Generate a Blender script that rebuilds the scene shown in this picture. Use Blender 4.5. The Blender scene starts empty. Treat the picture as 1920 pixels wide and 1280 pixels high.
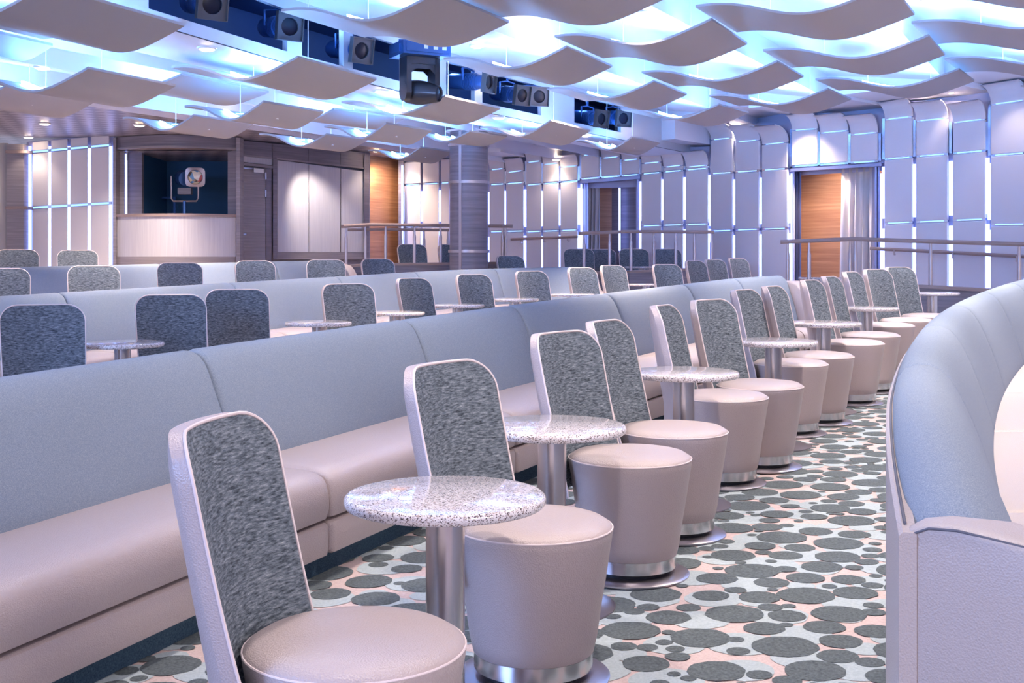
import bpy, math, random
from mathutils import Vector, Matrix
random.seed(7)
R = math.radians
SC = bpy.context.scene
COL = SC.collection
# ------------------------------------------------------------------ camera, world, exposure
FP, H0, EYE = 2158.0, 488.0, 1.435          # focal length in px, horizon row, eye height
cam_d = bpy.data.cameras.new('camera'); cam = bpy.data.objects.new('camera', cam_d); COL.objects.link(cam)
cam.location = (0, 0, EYE); cam.rotation_euler = (R(90), 0, 0)
cam_d.sensor_width = 36.0; cam_d.lens = 36.0 * FP / 1920.0; cam_d.shift_y = -(640 - H0) / 1920.0
cam_d.clip_end = 200
SC.camera = cam
w = bpy.data.worlds.new('world'); SC.world = w; w.use_nodes = True
w.node_tree.nodes['Background'].inputs[0].default_value = (0.62, 0.62, 0.86, 1)
w.node_tree.nodes['Background'].inputs[1].default_value = 0.62
SC.view_settings.view_transform = 'Standard'; SC.view_settings.look = 'None'
SC.view_settings.gamma = 1; SC.view_settings.use_curve_mapping = False
SC.view_settings.exposure = 1.05
def area(name, loc, to, sx, sy, power, col):
    d = bpy.data.lights.new(name, 'AREA'); d.shape = 'RECTANGLE'; d.size = sx; d.size_y = sy
    d.energy = power; d.color = col
    o = bpy.data.objects.new(name, d); COL.objects.link(o); o.location = loc
    o.rotation_euler = (Vector(to) - Vector(loc)).to_track_quat('-Z', 'Y').to_euler()
    return o
area('added_fill_warm', (5.5, -3.0, 4.2), (-0.5, 9, 0.8), 5, 2.5, 280, (1.0, 0.90, 0.85))  # unseen warm fill light, added behind the camera
area('added_fill_blue', (-6.5, 0.0, 3.6), (-2, 10, 0.8), 4, 2, 500, (0.30, 0.50, 1.0))  # unseen blue fill light, added from the left
LED_K, WALL_LED_K, SPOT_W = 48.0, 2.8, 380.0

# ------------------------------------------------------------------ small maths
def W(px, py, Y): return Vector(((px - 960) / FP * Y, Y, EYE - (py - H0) / FP * Y))
def PZ(px, py, dz):                           # point on the level plane EYE+dz
    return W(px, py, dz * FP / (H0 - py))
def lerp(a, b, t): return a + (b - a) * t
def clamp(x, a, b): return max(a, min(b, x))
def polyfit2(pts):
    n = len(pts); S = [sum(p[1] ** k for p in pts) for k in range(5)]
    T = [sum(p[0] * p[1] ** k for p in pts) for k in range(3)]
    m = Matrix(((S[0], S[1], S[2]), (S[1], S[2], S[3]), (S[2], S[3], S[4])))
    return m.inverted() @ Vector(T)
def catmull(pts, n=10):
    out = []
    P = [pts[0] * 2 - pts[1]] + list(pts) + [pts[-1] * 2 - pts[-2]]
    for i in range(1, len(P) - 2):
        for k in range(n):
            t = k / n
            a, b, c, d = P[i - 1], P[i], P[i + 1], P[i + 2]
            out.append(0.5 * ((2 * b) + (c - a) * t + (2 * a - 5 * b + 4 * c - d) * t * t + (3 * b - a - 3 * c + d) * t ** 3))
    out.append(P[-2]); return out
def resample(pts, step):
    L = [0.0]
    for a, b in zip(pts, pts[1:]): L.append(L[-1] + (b - a).length)
    n = max(2, int(round(L[-1] / step))); out = []; j = 0
    for i in range(n + 1):
        s = L[-1] * i / n
        while j < len(pts) - 2 and L[j + 1] < s: j += 1
        t = (s - L[j]) / max(1e-9, L[j + 1] - L[j]); out.append(pts[j].lerp(pts[j + 1], t))
    return out
ORD = ['first', 'second', 'third', 'fourth', 'fifth', 'sixth', 'seventh', 'eighth', 'ninth', 'tenth', 'eleventh', 'twelfth',
       'thirteenth', 'fourteenth', 'fifteenth', 'sixteenth', 'seventeenth', 'eighteenth', 'nineteenth', 'twentieth']

# ------------------------------------------------------------------ ridge lines of the sofas (plan)
c1 = polyfit2([(-1.91, 4.29), (-1.5, 5.25), (-.686, 6.89), (-.05, 7.9), (.72, 9.22), (1.55, 10.7), (2.36, 11.8)])
def s1x(y): return c1[0] + c1[1] * y + c1[2] * y * y
RIDGE1 = [Vector((s1x(y), y)) for y in (2.0, 3, 4, 5, 6, 7, 8, 9, 10, 11, 11.8)] + [Vector((2.97, 12.25))]
c0 = polyfit2([(.87, 2.3), (1.09, 3.1), (1.5, 4.25), (2.34, 6.25), (4.1, 9.47)])
def s0x(y): return c0[0] + c0[1] * y + c0[2] * y * y
RIDGE0 = [Vector((s0x(y), y)) for y in (2.15, 2.8, 3.4, 4, 5, 6, 7, 8, 9, 10, 10.8)]
RIDGE2 = [Vector(p) for p in ((-6.1, 5.95), (-4.37, 9.21), (-3.31, 11.2), (-2.69, 12.37), (-1.8, 14.05), (-1.07, 15.42), (-.38, 16.3), (.3, 16.85), (1.16, 17.2))]
RIDGE3 = [Vector(p) for p in ((-8.6, 10.4), (-6.05, 13.6), (-4.35, 15.75), (-2.65, 17.9))]
KNEE_R = [W(1478, 527, 15.0).xy, W(1600, 530, 14.7).xy, W(1840, 541, 13.9).xy, W(1990, 546, 13.5).xy]
KNEE_M = [W(1100, 509, 18.4).xy, W(1180, 507, 18.7).xy, W(1340, 500, 18.7).xy]
KNEE_B = [W(656, 497, 18.05).xy, W(700, 494, 18.2).xy, W(980, 490, 18.4).xy]
def side(poly, x, y):                         # >0 : to the left (behind) of the line, which is extended at both ends
    P = Vector((x, y)); best = None
    for i, (a, b) in enumerate(zip(poly, poly[1:])):
        d = b - a; t = (P - a).dot(d) / d.length_squared
        lo = -1e9 if i == 0 else 0; hi = 1e9 if i == len(poly) - 2 else 1
        t = clamp(t, lo, hi); q = a + d * t; r = P - q
        if best is None or r.length < best[0]: best = (r.length, d.x * r.y - d.y * r.x)
    return best[0] if best[1] > 0 else -best[0]
def f1(x, y): return .0241 * x + .0209 * y
def f2(x, y): return max(f1(x, y), .159 + .0257 * (y - 8.4))
def f3(x, y): return .38 + .02 * (y - 12.6)
def fl(x, y):
    if x > 3.2 and side(KNEE_R, x, y) > .05: return .50
    if x > .5 and side(KNEE_M, x, y) > .05: return .63
    if x <= .6 and x > -3.2 and side(KNEE_B, x, y) > .05: return .70
    if side(RIDGE3, x, y) > -.02: return .57 if y < 17 else .70
    if side(RIDGE2, x, y) > -.02 and x < 1.5: return f3(x, y)
    if side(RIDGE1, x, y) > -.02: return f2(x, y)
    return f1(x, y)

# ------------------------------------------------------------------ materials
def mat(name):
    m = bpy.data.materials.new(name); m.use_nodes = True
    nt = m.node_tree; b = nt.nodes['Principled BSDF']; return m, nt, b
def node(nt, t, **kw):
    n = nt.nodes.new(t)
    for k, v in kw.items():
        if k.startswith('i_'): n.inputs[k[2:].replace('_', ' ')].default_value = v
        else: setattr(n, k, v)
    return n
def ramp(nt, stops, interp='LINEAR'):
    r = nt.nodes.new('ShaderNodeValToRGB'); cr = r.color_ramp; cr.interpolation = interp
    while len(cr.elements) < len(stops): cr.elements.new(.5)
    for e, (p, c) in zip(cr.elements, stops): e.position = p; e.color = (*c, 1)
    return r
def plain(name, col, rough=.5, metal=0.0, spec=.5, bump=None):
    m, nt, b = mat(name); b.inputs['Base Color'].default_value = (*col, 1)
    b.inputs['Roughness'].default_value = rough; b.inputs['Metallic'].default_value = metal
    b.inputs['Specular IOR Level'].default_value = spec
    if bump:
        kind, scale, st, dist = bump
        tc = node(nt, 'ShaderNodeTexCoord')
        t = node(nt, 'ShaderNodeTexVoronoi' if kind == 'v' else 'ShaderNodeTexNoise'); t.inputs['Scale'].default_value = scale
        nt.links.new(tc.outputs['Object'], t.inputs['Vector'])
        bp = node(nt, 'ShaderNodeBump'); bp.inputs['Strength'].default_value = st; bp.inputs['Distance'].default_value = dist
        nt.links.new(t.outputs['Distance' if kind == 'v' else 'Fac'], bp.inputs['Height'])
        nt.links.new(bp.outputs[0], b.inputs['Normal'])
    return m
def emis(name, col, k):
    m, nt, b = mat(name); b.inputs['Base Color'].default_value = (0, 0, 0, 1)
    b.inputs['Emission Color'].default_value = (*col, 1); b.inputs['Emission Strength'].default_value = k
    return m
def noisy(name, stops, scale, vec=(1, 1, 1), rough=.8, detail=4, bump=0, dist=.002, coat=0, spec=.5, metal=0):
    m, nt, b = mat(name); tc = node(nt, 'ShaderNodeTexCoord'); mp = node(nt, 'ShaderNodeMapping')
    mp.inputs['Scale'].default_value = vec; nt.links.new(tc.outputs['Object'], mp.inputs[0])
    n = node(nt, 'ShaderNodeTexNoise'); n.inputs['Scale'].default_value = scale; n.inputs['Detail'].default_value = detail
    n.inputs['Roughness'].default_value = .65
    nt.links.new(mp.outputs[0], n.inputs['Vector']); r = ramp(nt, stops); nt.links.new(n.outputs['Fac'], r.inputs[0])
    nt.links.new(r.outputs[0], b.inputs['Base Color']); b.inputs['Roughness'].default_value = rough
    b.inputs['Coat Weight'].default_value = coat; b.inputs['Coat Roughness'].default_value = .08
    b.inputs['Specular IOR Level'].default_value = spec; b.inputs['Metallic'].default_value = metal
    if bump:
        bp = node(nt, 'ShaderNodeBump'); bp.inputs['Strength'].default_value = bump; bp.inputs['Distance'].default_value = dist
        nt.links.new(n.outputs['Fac'], bp.inputs['Height']); nt.links.new(bp.outputs[0], b.inputs['Normal'])
    return m
M = {}
M['leather'] = plain('pinkish_grey_leather', (.49, .405, .395), .33, bump=('v', 240, .6, .002))
M['leather_cream'] = plain('warm_cream_leather', (.52, .445, .415), .42, bump=('v', 240, .6, .002))
M['piping'] = plain('pale_pink_piping', (.74, .63, .63), .5)
M['darkfabric'] = noisy('charcoal_streaked_fabric', [(.32, (.02, .028, .04)), (.47, (.10, .125, .155)), (.62, (.22, .25, .29)), (.78, (.46, .50, .53))],
                        70, (.55, .55, 2.6), .9, 5, .8, .004)
M['sofafabric'] = noisy('blue_grey_weave_fabric', [(.3, (.16, .205, .285)), (.5, (.23, .28, .36)), (.7, (.345, .39, .455))], 380, (1, 1, 1), .9, 2, .5, .0015)
M['stitch'] = plain('dark_seam_piping', (.12, .12, .15), .7)
M['plinth'] = noisy('blue_carpet_plinth', [(.3, (.02, .05, .09)), (.7, (.09, .16, .22))], 180, rough=1, bump=.8, dist=.004)
M['steel'] = plain('brushed_steel', (.62, .60, .62), .24, 1.0)
M['disc'] = plain('satin_base_steel', (.52, .48, .52), .32, 1.0)
M['black'] = plain('black_plastic', (.012, .014, .02), .5)
m, nt, b = mat('speckled_granite'); M['granite'] = m
tc = node(nt, 'ShaderNodeTexCoord'); v = node(nt, 'ShaderNodeTexVoronoi'); v.inputs['Scale'].default_value = 300
nt.links.new(tc.outputs['Object'], v.inputs['Vector'])
sep = node(nt, 'ShaderNodeSeparateColor'); nt.links.new(v.outputs['Color'], sep.inputs[0])
r = ramp(nt, [(0, (.09, .075, .085)), (.13, (.10, .085, .09)), (.16, (.40, .30, .29)), (.27, (.42, .35, .34)), (.3, (.62, .57, .6)), (.6, (.74, .69, .71)), (1, (.84, .80, .82))])
nt.links.new(sep.outputs[0], r.inputs[0]); nt.links.new(r.outputs[0], b.inputs['Base Color'])
b.inputs['Roughness'].default_value = .12; b.inputs['Coat Weight'].default_value = .5
def wood(name, a, bcol, scale=3.2, rough=.42):
    return noisy(name, [(.3, a), (.55, tuple((x + y) / 2 for x, y in zip(a, bcol))), (.75, bcol)], scale, (.35, .35, 9), rough, 6, .12, .002)
M['greywood'] = wood('grey_brown_veneer', (.20, .175, .195), (.36, .315, .335))
M['darkwood'] = wood('dark_grey_veneer', (.15, .13, .16), (.27, .235, .27))
M['warmwood'] = wood('honey_brown_veneer', (.29, .125, .07), (.54, .29, .165), 2.6)
M['railwood'] = wood('brown_handrail_wood', (.24, .17, .16), (.42, .31, .28), 6)
M['veneer'] = noisy('pale_lilac_veneer', [(.3, (.50, .48, .53)), (.7, (.60, .58, .61))], 5, (12, 12, .3), .5)
M['wallpad'] = plain('mauve_grey_wall_pad', (.64, .61, .655), .55, bump=('n', 120, .08, .001))
M['wallback'] = plain('lilac_wall_back', (.40, .40, .56), .5)
M['chan'] = plain('mirror_metal_channel', (.55, .62, .80), .18, 1.0)
M['railmetal'] = plain('satin_mauve_post', (.46, .39, .40), .35, .7)
M['ceilwhite'] = plain('white_ceiling_paint', (.74, .73, .79), .38)
M['baffle'] = plain('taupe_wave_panel', (.375, .36, .38), .55, bump=('n', 60, .03, .001))
M['face'] = plain('silver_painted_fascia', (.66, .65, .67), .25, .35)
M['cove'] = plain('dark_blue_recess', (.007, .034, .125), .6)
M['led'] = emis('ceiling_led', (.16, .42, 1.0), LED_K)
M['wled'] = emis('wall_led', (.25, .35, 1.0), WALL_LED_K)
M['changlow'] = emis('channel_glow', (.18, .36, 1.0), 1.5)  # emission imitating light reflected in the horizontal metal channels
M['lamp'] = emis('warm_downlight', (1.0, .78, .55), 22)
m, nt, b = mat('coloured_lens_glint'); M['lensglint'] = m
tc = node(nt, 'ShaderNodeTexCoord'); v = node(nt, 'ShaderNodeTexVoronoi'); v.inputs['Scale'].default_value = 11; nt.links.new(tc.outputs['Object'], v.inputs['Vector'])
sep = node(nt, 'ShaderNodeSeparateColor'); nt.links.new(v.outputs['Color'], sep.inputs[0])
r = ramp(nt, [(0, (.75, .62, .40)), (.3, (.9, .85, .72)), (.45, (.08, .07, .07)), (.62, (.55, .15, .16)), (.75, (.15, .35, .6)), (.88, (.95, .9, .8))], 'CONSTANT')  # glints and reflections painted into the lens colour as cells
nt.links.new(sep.outputs[0], r.inputs[0]); nt.links.new(r.outputs[0], b.inputs['Base Color']); b.inputs['Roughness'].default_value = .08; b.inputs['Coat Weight'].default_value = 1
M['rim'] = plain('white_downlight_rim', (.8, .78, .78), .3)
M['spotbody'] = plain('blue_black_spot_body', (.045, .12, .32), .28, .45)
M['spotframe'] = plain('worn_grey_frame', (.085, .08, .09), .45, .3)
M['glass'] = plain('dark_lens_glass', (.006, .008, .02), .3, 0, .25)
M['headgrey'] = plain('pewter_head_shell', (.06, .06, .07), .28, .55)
M['curtain'] = plain('pale_mauve_curtain', (.58, .54, .55), .85)
M['doorframe'] = plain('blue_grey_metal_frame', (.33, .34, .50), .3, .6)
M['white'] = plain('white_label', (.8, .8, .8), .5)
M['beige'] = plain('beige_side_wall', (.42, .39, .38), .6)
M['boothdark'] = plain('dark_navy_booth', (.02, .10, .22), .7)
m, nt, b = mat('perforated_grid_ceiling'); M['grid'] = m
tc = node(nt, 'ShaderNodeTexCoord'); mp = node(nt, 'ShaderNodeMapping'); mp.inputs['Rotation'].default_value = (0, 0, R(28)); mp.inputs['Scale'].default_value = (5, 5, 5)
ck = node(nt, 'ShaderNodeTexChecker'); ck.inputs['Scale'].default_value = 1; ck.inputs[1].default_value = (.36, .34, .38, 1); ck.inputs[2].default_value = (.17, .16, .20, 1)
nt.links.new(tc.outputs['Object'], mp.inputs[0]); nt.links.new(mp.outputs[0], ck.inputs[0]); nt.links.new(ck.outputs[0], b.inputs['Base Color']); b.inputs['Roughness'].default_value = .35
def carpet(name, a, c):
    return noisy(name, [(.3, a), (.7, c)], 90, (1, 1, 1), 1.0, 4, .6, .004, spec=.1)
M['carpet_pink'] = carpet('pink_carpet', (.52, .395, .38), (.65, .525, .505))
M['carpet_dark'] = carpet('slate_carpet_dots', (.07, .085, .095), (.16, .185, .195))
M['carpet_light'] = carpet('pale_blue_carpet_dots', (.36, .42, .445), (.48, .54, .56))

# ------------------------------------------------------------------ mesh helpers
class MB:
    def __init__(s): s.v = []; s.f = []; s.m = []
    def add(s, verts, faces, mi=0):
        k = len(s.v); s.v += [tuple(p) for p in verts]; s.f += [tuple(i + k for i in f) for f in faces]; s.m += [mi] * len(faces); return s
    def box(s, lo, hi, mi=0, mw=None):
        P = [Vector((x, y, z)) for z in (lo[2], hi[2]) for y in (lo[1], hi[1]) for x in (lo[0], hi[0])]
        if mw: P = [mw @ p for p in P]
        return s.add(P, [(0, 2, 3, 1), (4, 5, 7, 6), (0, 1, 5, 4), (2, 6, 7, 3), (0, 4, 6, 2), (1, 3, 7, 5)], mi)
    def hexa(s, A, B, C, D, off, mi=0):       # quad ABCD extruded by off
        P = [A, B, C, D, A + off, B + off, C + off, D + off]
        return s.add(P, [(3, 2, 1, 0), (4, 5, 6, 7), (0, 1, 5, 4), (1, 2, 6, 5), (2, 3, 7, 6), (3, 0, 4, 7)], mi)
    def grid(s, rows, closed=False, mi=0, flip=False):
        n = len(rows[0]); vs = [p for r_ in rows for p in r_]; fs = []
        for i in range(len(rows) - 1):
            for j in range(n if closed else n - 1):
                a, b_, c, d = i * n + j, i * n + (j + 1) % n, (i + 1) * n + (j + 1) % n, (i + 1) * n + j
                fs.append((d, c, b_, a) if flip else (a, b_, c, d))
        return s.add(vs, fs, mi)
    def lathe(s, prof, n=40, mi=0, cap=True, mw=None):
        rows = []
        for (r_, z) in prof:
            rows.append([Vector((r_ * math.cos(2 * math.pi * k / n), r_ * math.sin(2 * math.pi * k / n), z)) for k in range(n)])
        if mw: rows = [[mw @ p for p in rw] for rw in rows]
        s.grid(rows, True, mi)
        if cap:
            k = len(s.v); s.add(rows[0], [tuple(reversed(range(n)))], mi); s.add(rows[-1], [tuple(range(n))], mi)
        return s
    def tube(s, pts, r_, n=8, mi=0, closed=False, cap=True):
        rows = []; N = len(pts); up = Vector((0, 0, 1)); prev = None
        for i, p in enumerate(pts):
            a = pts[(i - 1) % N] if closed or i > 0 else p; c = pts[(i + 1) % N] if closed or i < N - 1 else p
            t = (c - a).normalized()
            u = prev - t * prev.dot(t) if prev is not None else up.cross(t)
            if u.length < 1e-4: u = Vector((1, 0, 0)).cross(t)
            u.normalize(); prev = u; v_ = t.cross(u)
            rows.append([p + (u * math.cos(2 * math.pi * k / n) + v_ * math.sin(2 * math.pi * k / n)) * r_ for k in range(n)])
        if closed: rows.append(rows[0])
        s.grid(rows, True, mi)
        if cap and not closed: s.add(rows[0], [tuple(reversed(range(n)))], mi); s.add(rows[-1], [tuple(range(n))], mi)
        return s
    def sweep(s, secs, mi=0):                  # closed sections with end caps
        s.grid(secs, True, mi); n = len(secs[0])
        s.add(secs[0], [tuple(reversed(range(n)))], mi); s.add(secs[-1], [tuple(range(n))], mi); return s
def build(name, mb, mats, parent=None, smooth=35):
    me = bpy.data.meshes.new(name); me.from_pydata(mb.v, [], mb.f)
    for x in (mats if isinstance(mats, (list, tuple)) else [mats]): me.materials.append(M[x])
    me.polygons.foreach_set('material_index', mb.m)
    import bmesh
    bm = bmesh.new(); bm.from_mesh(me); bmesh.ops.remove_doubles(bm, verts=bm.verts, dist=1e-5)
    bmesh.ops.recalc_face_normals(bm, faces=bm.faces); bm.to_mesh(me); bm.free()
    if smooth:
        me.polygons.foreach_set('use_smooth', [True] * len(me.polygons)); me.set_sharp_from_angle(angle=R(smooth))
    o = bpy.data.objects.new(name, me); COL.objects.link(o)
    if parent: o.parent = parent
    return o
def thing(name, label, cat, loc=(0, 0, 0), rz=0, group=None):
    o = bpy.data.objects.new(name, None); COL.objects.link(o); o.location = loc; o.rotation_euler = (0, 0, rz)
    o['label'] = label; o['category'] = cat
    if group: o['group'] = group
    return o
def tag(o, label, cat, group=None):
    o['label'] = label; o['category'] = cat
    if group: o['group'] = group
    return o
def struct(o, label=None, cat=None):
    o['kind'] = 'structure'
    if label: o['label'] = label; o['category'] = cat
    return o
def dup(root, loc, rz, label, group=None):
    r_ = root.copy(); COL.objects.link(r_); r_.location = loc; r_.rotation_euler = (0, 0, rz); r_['label'] = label
    if group: r_['group'] = group
    for ch in list(root.children):
        c = ch.copy(); COL.objects.link(c); c.parent = r_
        for g in list(ch.children):
            d = g.copy(); COL.objects.link(d); d.parent = c
    return r_

# ------------------------------------------------------------------ floor with carpet dots
mb = MB(); xs = [-10 + .16 * i for i in range(126)]; ys = [-4 + .16 * i for i in range(175)]
mb.grid([[Vector((x, y, fl(x, y))) for x in xs] for y in ys])
def ridge2x(y):
    for a, b_ in zip(RIDGE2, RIDGE2[1:]):
        if a.y <= y <= b_.y: return lerp(a.x, b_.x, (y - a.y) / (b_.y - a.y))
    return RIDGE2[0].x
def span1(y): x0 = s1x(y) + .3; return x0, max(x0 + .5, min(s0x(max(2.3, y)) + .15, x0 + 4.5))
def span2(y): return ridge2x(y) + .95, s1x(min(y, 12)) - .3
def pack(tiers, span=span1, yr=(1.8, 14)):
    cell = {}; out = []
    def free(x, y, r_, gap):
        gx, gy = int(x // .4), int(y // .4)
        for i in (-1, 0, 1):
            for j in (-1, 0, 1):
                for (a, b_, c) in cell.get((gx + i, gy + j), ()):
                    if (a - x) ** 2 + (b_ - y) ** 2 < (c + r_ + gap) ** 2: return False
        return True
    for (r0, r1, tries, gap) in tiers:
        for _ in range(tries):
            y = random.uniform(*yr); x = random.uniform(*span(y)); r_ = random.uniform(r0, r1)
            if free(x, y, r_, gap): cell.setdefault((int(x // .4), int(y // .4)), []).append((x, y, r_)); out.append((x, y, r_))
    return out
Y2 = (6.2, 15.5)
for mi_, dz_, lay, fh in ((2, .0016, pack(((.085, .12, 5200, -.004), (.05, .075, 5000, -.002))), f1), (1, .003, pack(((.085, .105, 1500, .015), (.06, .08, 4200, .004), (.033, .05, 5200, -.003), (.02, .03, 2200, -.002))), f1),
                          (2, .006, pack(((.085, .12, 2600, -.004),), span2, Y2), f2), (1, .008, pack(((.085, .105, 900, .015), (.06, .08, 2400, .004), (.033, .05, 2400, -.003)), span2, Y2), f2)):
    for (x, y, r_) in lay:
        n = 22 if r_ > .055 else 14; ring = []
        for k in range(n):
            a = 2 * math.pi * k / n; rr = r_ * random.uniform(.965, 1.03); px_, py_ = x + rr * 1.12 * math.cos(a), y + rr * math.sin(a)
            ring.append(Vector((px_, py_, fh(px_, py_) + dz_ + .0004 * random.random())))
        mb.add(ring, [tuple(range(n))], mi_)
fo = build('floor', mb, ['carpet_pink', 'carpet_dark', 'carpet_light'], smooth=0)
struct(fo, 'pink carpet with slate and pale blue round dots', 'floor')

# ------------------------------------------------------------------ stool chair
def back_pt(a, b_, off):
    """a in -1..1 across, b 0..1 up; off: + towards the sitter"""
    w0, rt, zb, zt = .258, .105, .34, 1.005
    x = w0 * a; ax = abs(x)
    top = zt if ax <= w0 - rt else zt - rt + math.sqrt(max(0, rt * rt - (ax - (w0 - rt)) ** 2))
    z = zb + (top - zb) * b_; t = clamp((z - .36) / .65, 0, 1)
    Rc = lerp(.305, .56, t ** .8); yc = .300 + .165 * max(0, z - .45)
    ang = x / Rc * (1 + .08 * (ax / w0) ** 2)
    return Vector((Rc * math.sin(ang), yc - Rc + Rc * math.cos(ang) - off, z))
AS = [math.sin(math.pi / 2 * (k / 12 - 1)) for k in range(25)]; BS = [k / 20 for k in range(21)]
def make_chair():
    t = thing('stool_chair', '', 'chair')
    mb = MB()
    mb.lathe([(.186, .086), (.197, .093), (.208, .14), (.222, .24), (.237, .33), (.250, .42), (.257, .462), (.260, .482), (.258, .492), (.250, .500),
              (.23, .512), (.16, .521), (.08, .525), (.005, .526)], 48); build('seat', mb, 'leather', t, 60)
    mb = MB(); mb.tube([Vector((.2585 * math.cos(2 * math.pi * k / 48), .2585 * math.sin(2 * math.pi * k / 48), .490)) for k in range(48)], .0032, 6, closed=True)
    build('seat_piping', mb, 'piping', t)
    mb = MB(); mb.lathe([(.18, .040), (.194, .040), (.194, .09), (.18, .09)], 48); build('swivel_ring', mb, 'steel', t)
    mb = MB(); mb.lathe([(.17, .018), (.17, .045)], 32); build('pedestal', mb, 'black', t)
    mb = MB(); mb.lathe([(.246, .0), (.250, .004), (.250, .010), (.238, .016), (.18, .022), (.01, .023)], 48); build('base_plate', mb, 'disc', t)
    mb = MB()
    out = [[back_pt(a, b_, -.030 + .014 * max(abs(a) ** 12, b_ ** 16)) for a in AS] for b_ in BS]
    mid = [[back_pt(a, b_, .022) for a in AS] for b_ in BS]
    mb.grid(out); mb.grid(mid)
    def rim(g): return [r_[0] for r_ in g] + g[-1][1:-1] + [r_[-1] for r_ in reversed(g)] + list(reversed(g[0]))[1:-1]
    ro, ri = rim(out), rim(mid)
    mb.grid([ro, ri], True)
    bk = build('backrest', mb, 'leather', t, 50)
    mb = MB(); ins = [[back_pt(a * .993, .0 + b_ * .992, .0225 + .010 * (1 - a ** 8) * (1 - (2 * b_ - 1) ** 10)) for a in AS] for b_ in BS]
    mb.grid(ins); rb = [[back_pt(a * .993, b_ * .992, .0215) for a in AS] for b_ in BS]
    mb.grid([rim(ins), rim(rb)], True)
    build('back_cushion', mb, 'darkfabric', t, 60)
    ri2 = [r_[0] for r_ in mid] + mid[-1][1:-1] + [r_[-1] for r_ in reversed(mid)]
    mb = MB(); mb.tube(ri2, .0042, 6); build('back_piping', mb, 'piping', t)
    return t
CH0 = make_chair(); used_c = [False]
def chair(x, y, phi, label, group, z=None):
    z = fl(x, y) if z is None else z
    if not used_c[0]:
        used_c[0] = True; CH0.location = (x, y, z); CH0.rotation_euler = (0, 0, R(phi)); CH0['label'] = label; CH0['group'] = group; return CH0
    return dup(CH0, (x, y, z), R(phi), label, group)
def on_plane(px, py, hgt, f):                 # ray meets surface f + hgt
    Y = 2.0; dx = (px - 960) / FP; dz = (py - H0) / FP; lo, hi = 1.0, 40.0
    for _ in range(60):
        Y = (lo + hi) / 2
        if EYE - dz * Y > f(dx * Y, Y) + hgt: lo = Y
        else: hi = Y
    return dx * Y, Y
row1 = [(666, 1208, 82, 1), (1000, 985, 62, 1), (1181, 862, 57, 1.012), (1262, 807.5, 66, 1), (1354, 753, 70, 1.03), (1425, 723, 53, 1.0), (1482, 683, 60, 1.005), (1534, 670.6, 63, 1.013),
        (1597, 646, 60, 1.012), (1630, 629, 61, 1.0), (1662, 613, 58, 1.013), (1700, 606, 45, 1.026), (1738, 600, 40, 1.04)]
for i, (px, py, phi, k_) in enumerate(row1):
    x, y = on_plane(px, py, .49, f1); x *= k_; y *= k_
    chair(x, y, phi, f'{ORD[i]} charcoal-backed leather stool chair along the carpet aisle, counted from the near end', 'stool chairs of the aisle row')
def back_chair(px, Y, phi, label, group, z=None):
    x = (px - 960) / FP * Y; x += .35 * math.sin(R(phi)); y = Y - .35 * math.cos(R(phi))
    chair(x, y, phi, label, group, fl(x, y) if z is None else z)
row2 = [(78, 7.7, 30), (318, 8.9, 27), (442, 9.7, 25), (648, 10.7, 35), (770, 11.9, 55), (883, 12.95, 46), (992, 14.0, 43), (1087, 15, 44), (1145, 15.7, 47),
        (1246, 15.6, 38), (1300, 17.0, 49), (1337, 17.6, 47), (1380, 18.0, 46)]
for i, (px, Y, phi) in enumerate(row2):
    x = (px - 960) / FP * Y + .35 * math.sin(R(phi)); y = Y - .35 * math.cos(R(phi))
    chair(x, y, phi, f'{ORD[i]} charcoal-backed stool chair from the near end of the row behind the long blue-grey sofa', 'stool chairs of the second row', f2(x, y))
row3 = [(2, 11.4, 25), (175, 12.4, 25), (336, 13.9, 24), (476, 15.0, 30), (610, 15.9, 18), (705, 16.4, 37)]
for i, (px, Y, phi) in enumerate(row3):
    x = (px - 960) / FP * Y + .35 * math.sin(R(phi)); y = Y - .35 * math.cos(R(phi))
    chair(x, y, phi, f'{ORD[i]} dark stool chair from the near end of the row before the rearmost pale sofa', 'stool chairs of the third row', f3(x, y))
back_chair(953, 17.6, 40, 'dark stool chair just past the round wooden column', 'stool chairs near the column', .50)
back_chair(32, 15.3, 25, 'dark stool chair behind the rearmost sofa, cut by the picture edge', 'stool chairs behind the rear sofa', .57)
back_chair(145, 16.0, 25, 'dark stool chair behind the rearmost sofa, before the lit wall panels beside the booth', 'stool chairs behind the rear sofa', .57)
back_chair(770, 19.4, 30, 'dark stool chair behind the rear railing, before the honey-coloured doorway side', 'stool chairs on the rear platform', .70)
back_chair(845, 19.6, 30, 'dark stool chair behind the rear railing, half hidden by the round column', 'stool chairs on the rear platform', .70)
for px, Y, s_ in ((1084, 20.0, 'first'), (1126, 20.7, 'second'), (1187, 20.15, 'third'), (1248, 20.1, 'fourth')):
    back_chair(px, Y, 8, f'{s_} dark stool chair on the platform behind the curtained doorway railing, counted from the column', 'stool chairs on the middle platform', .63)

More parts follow.
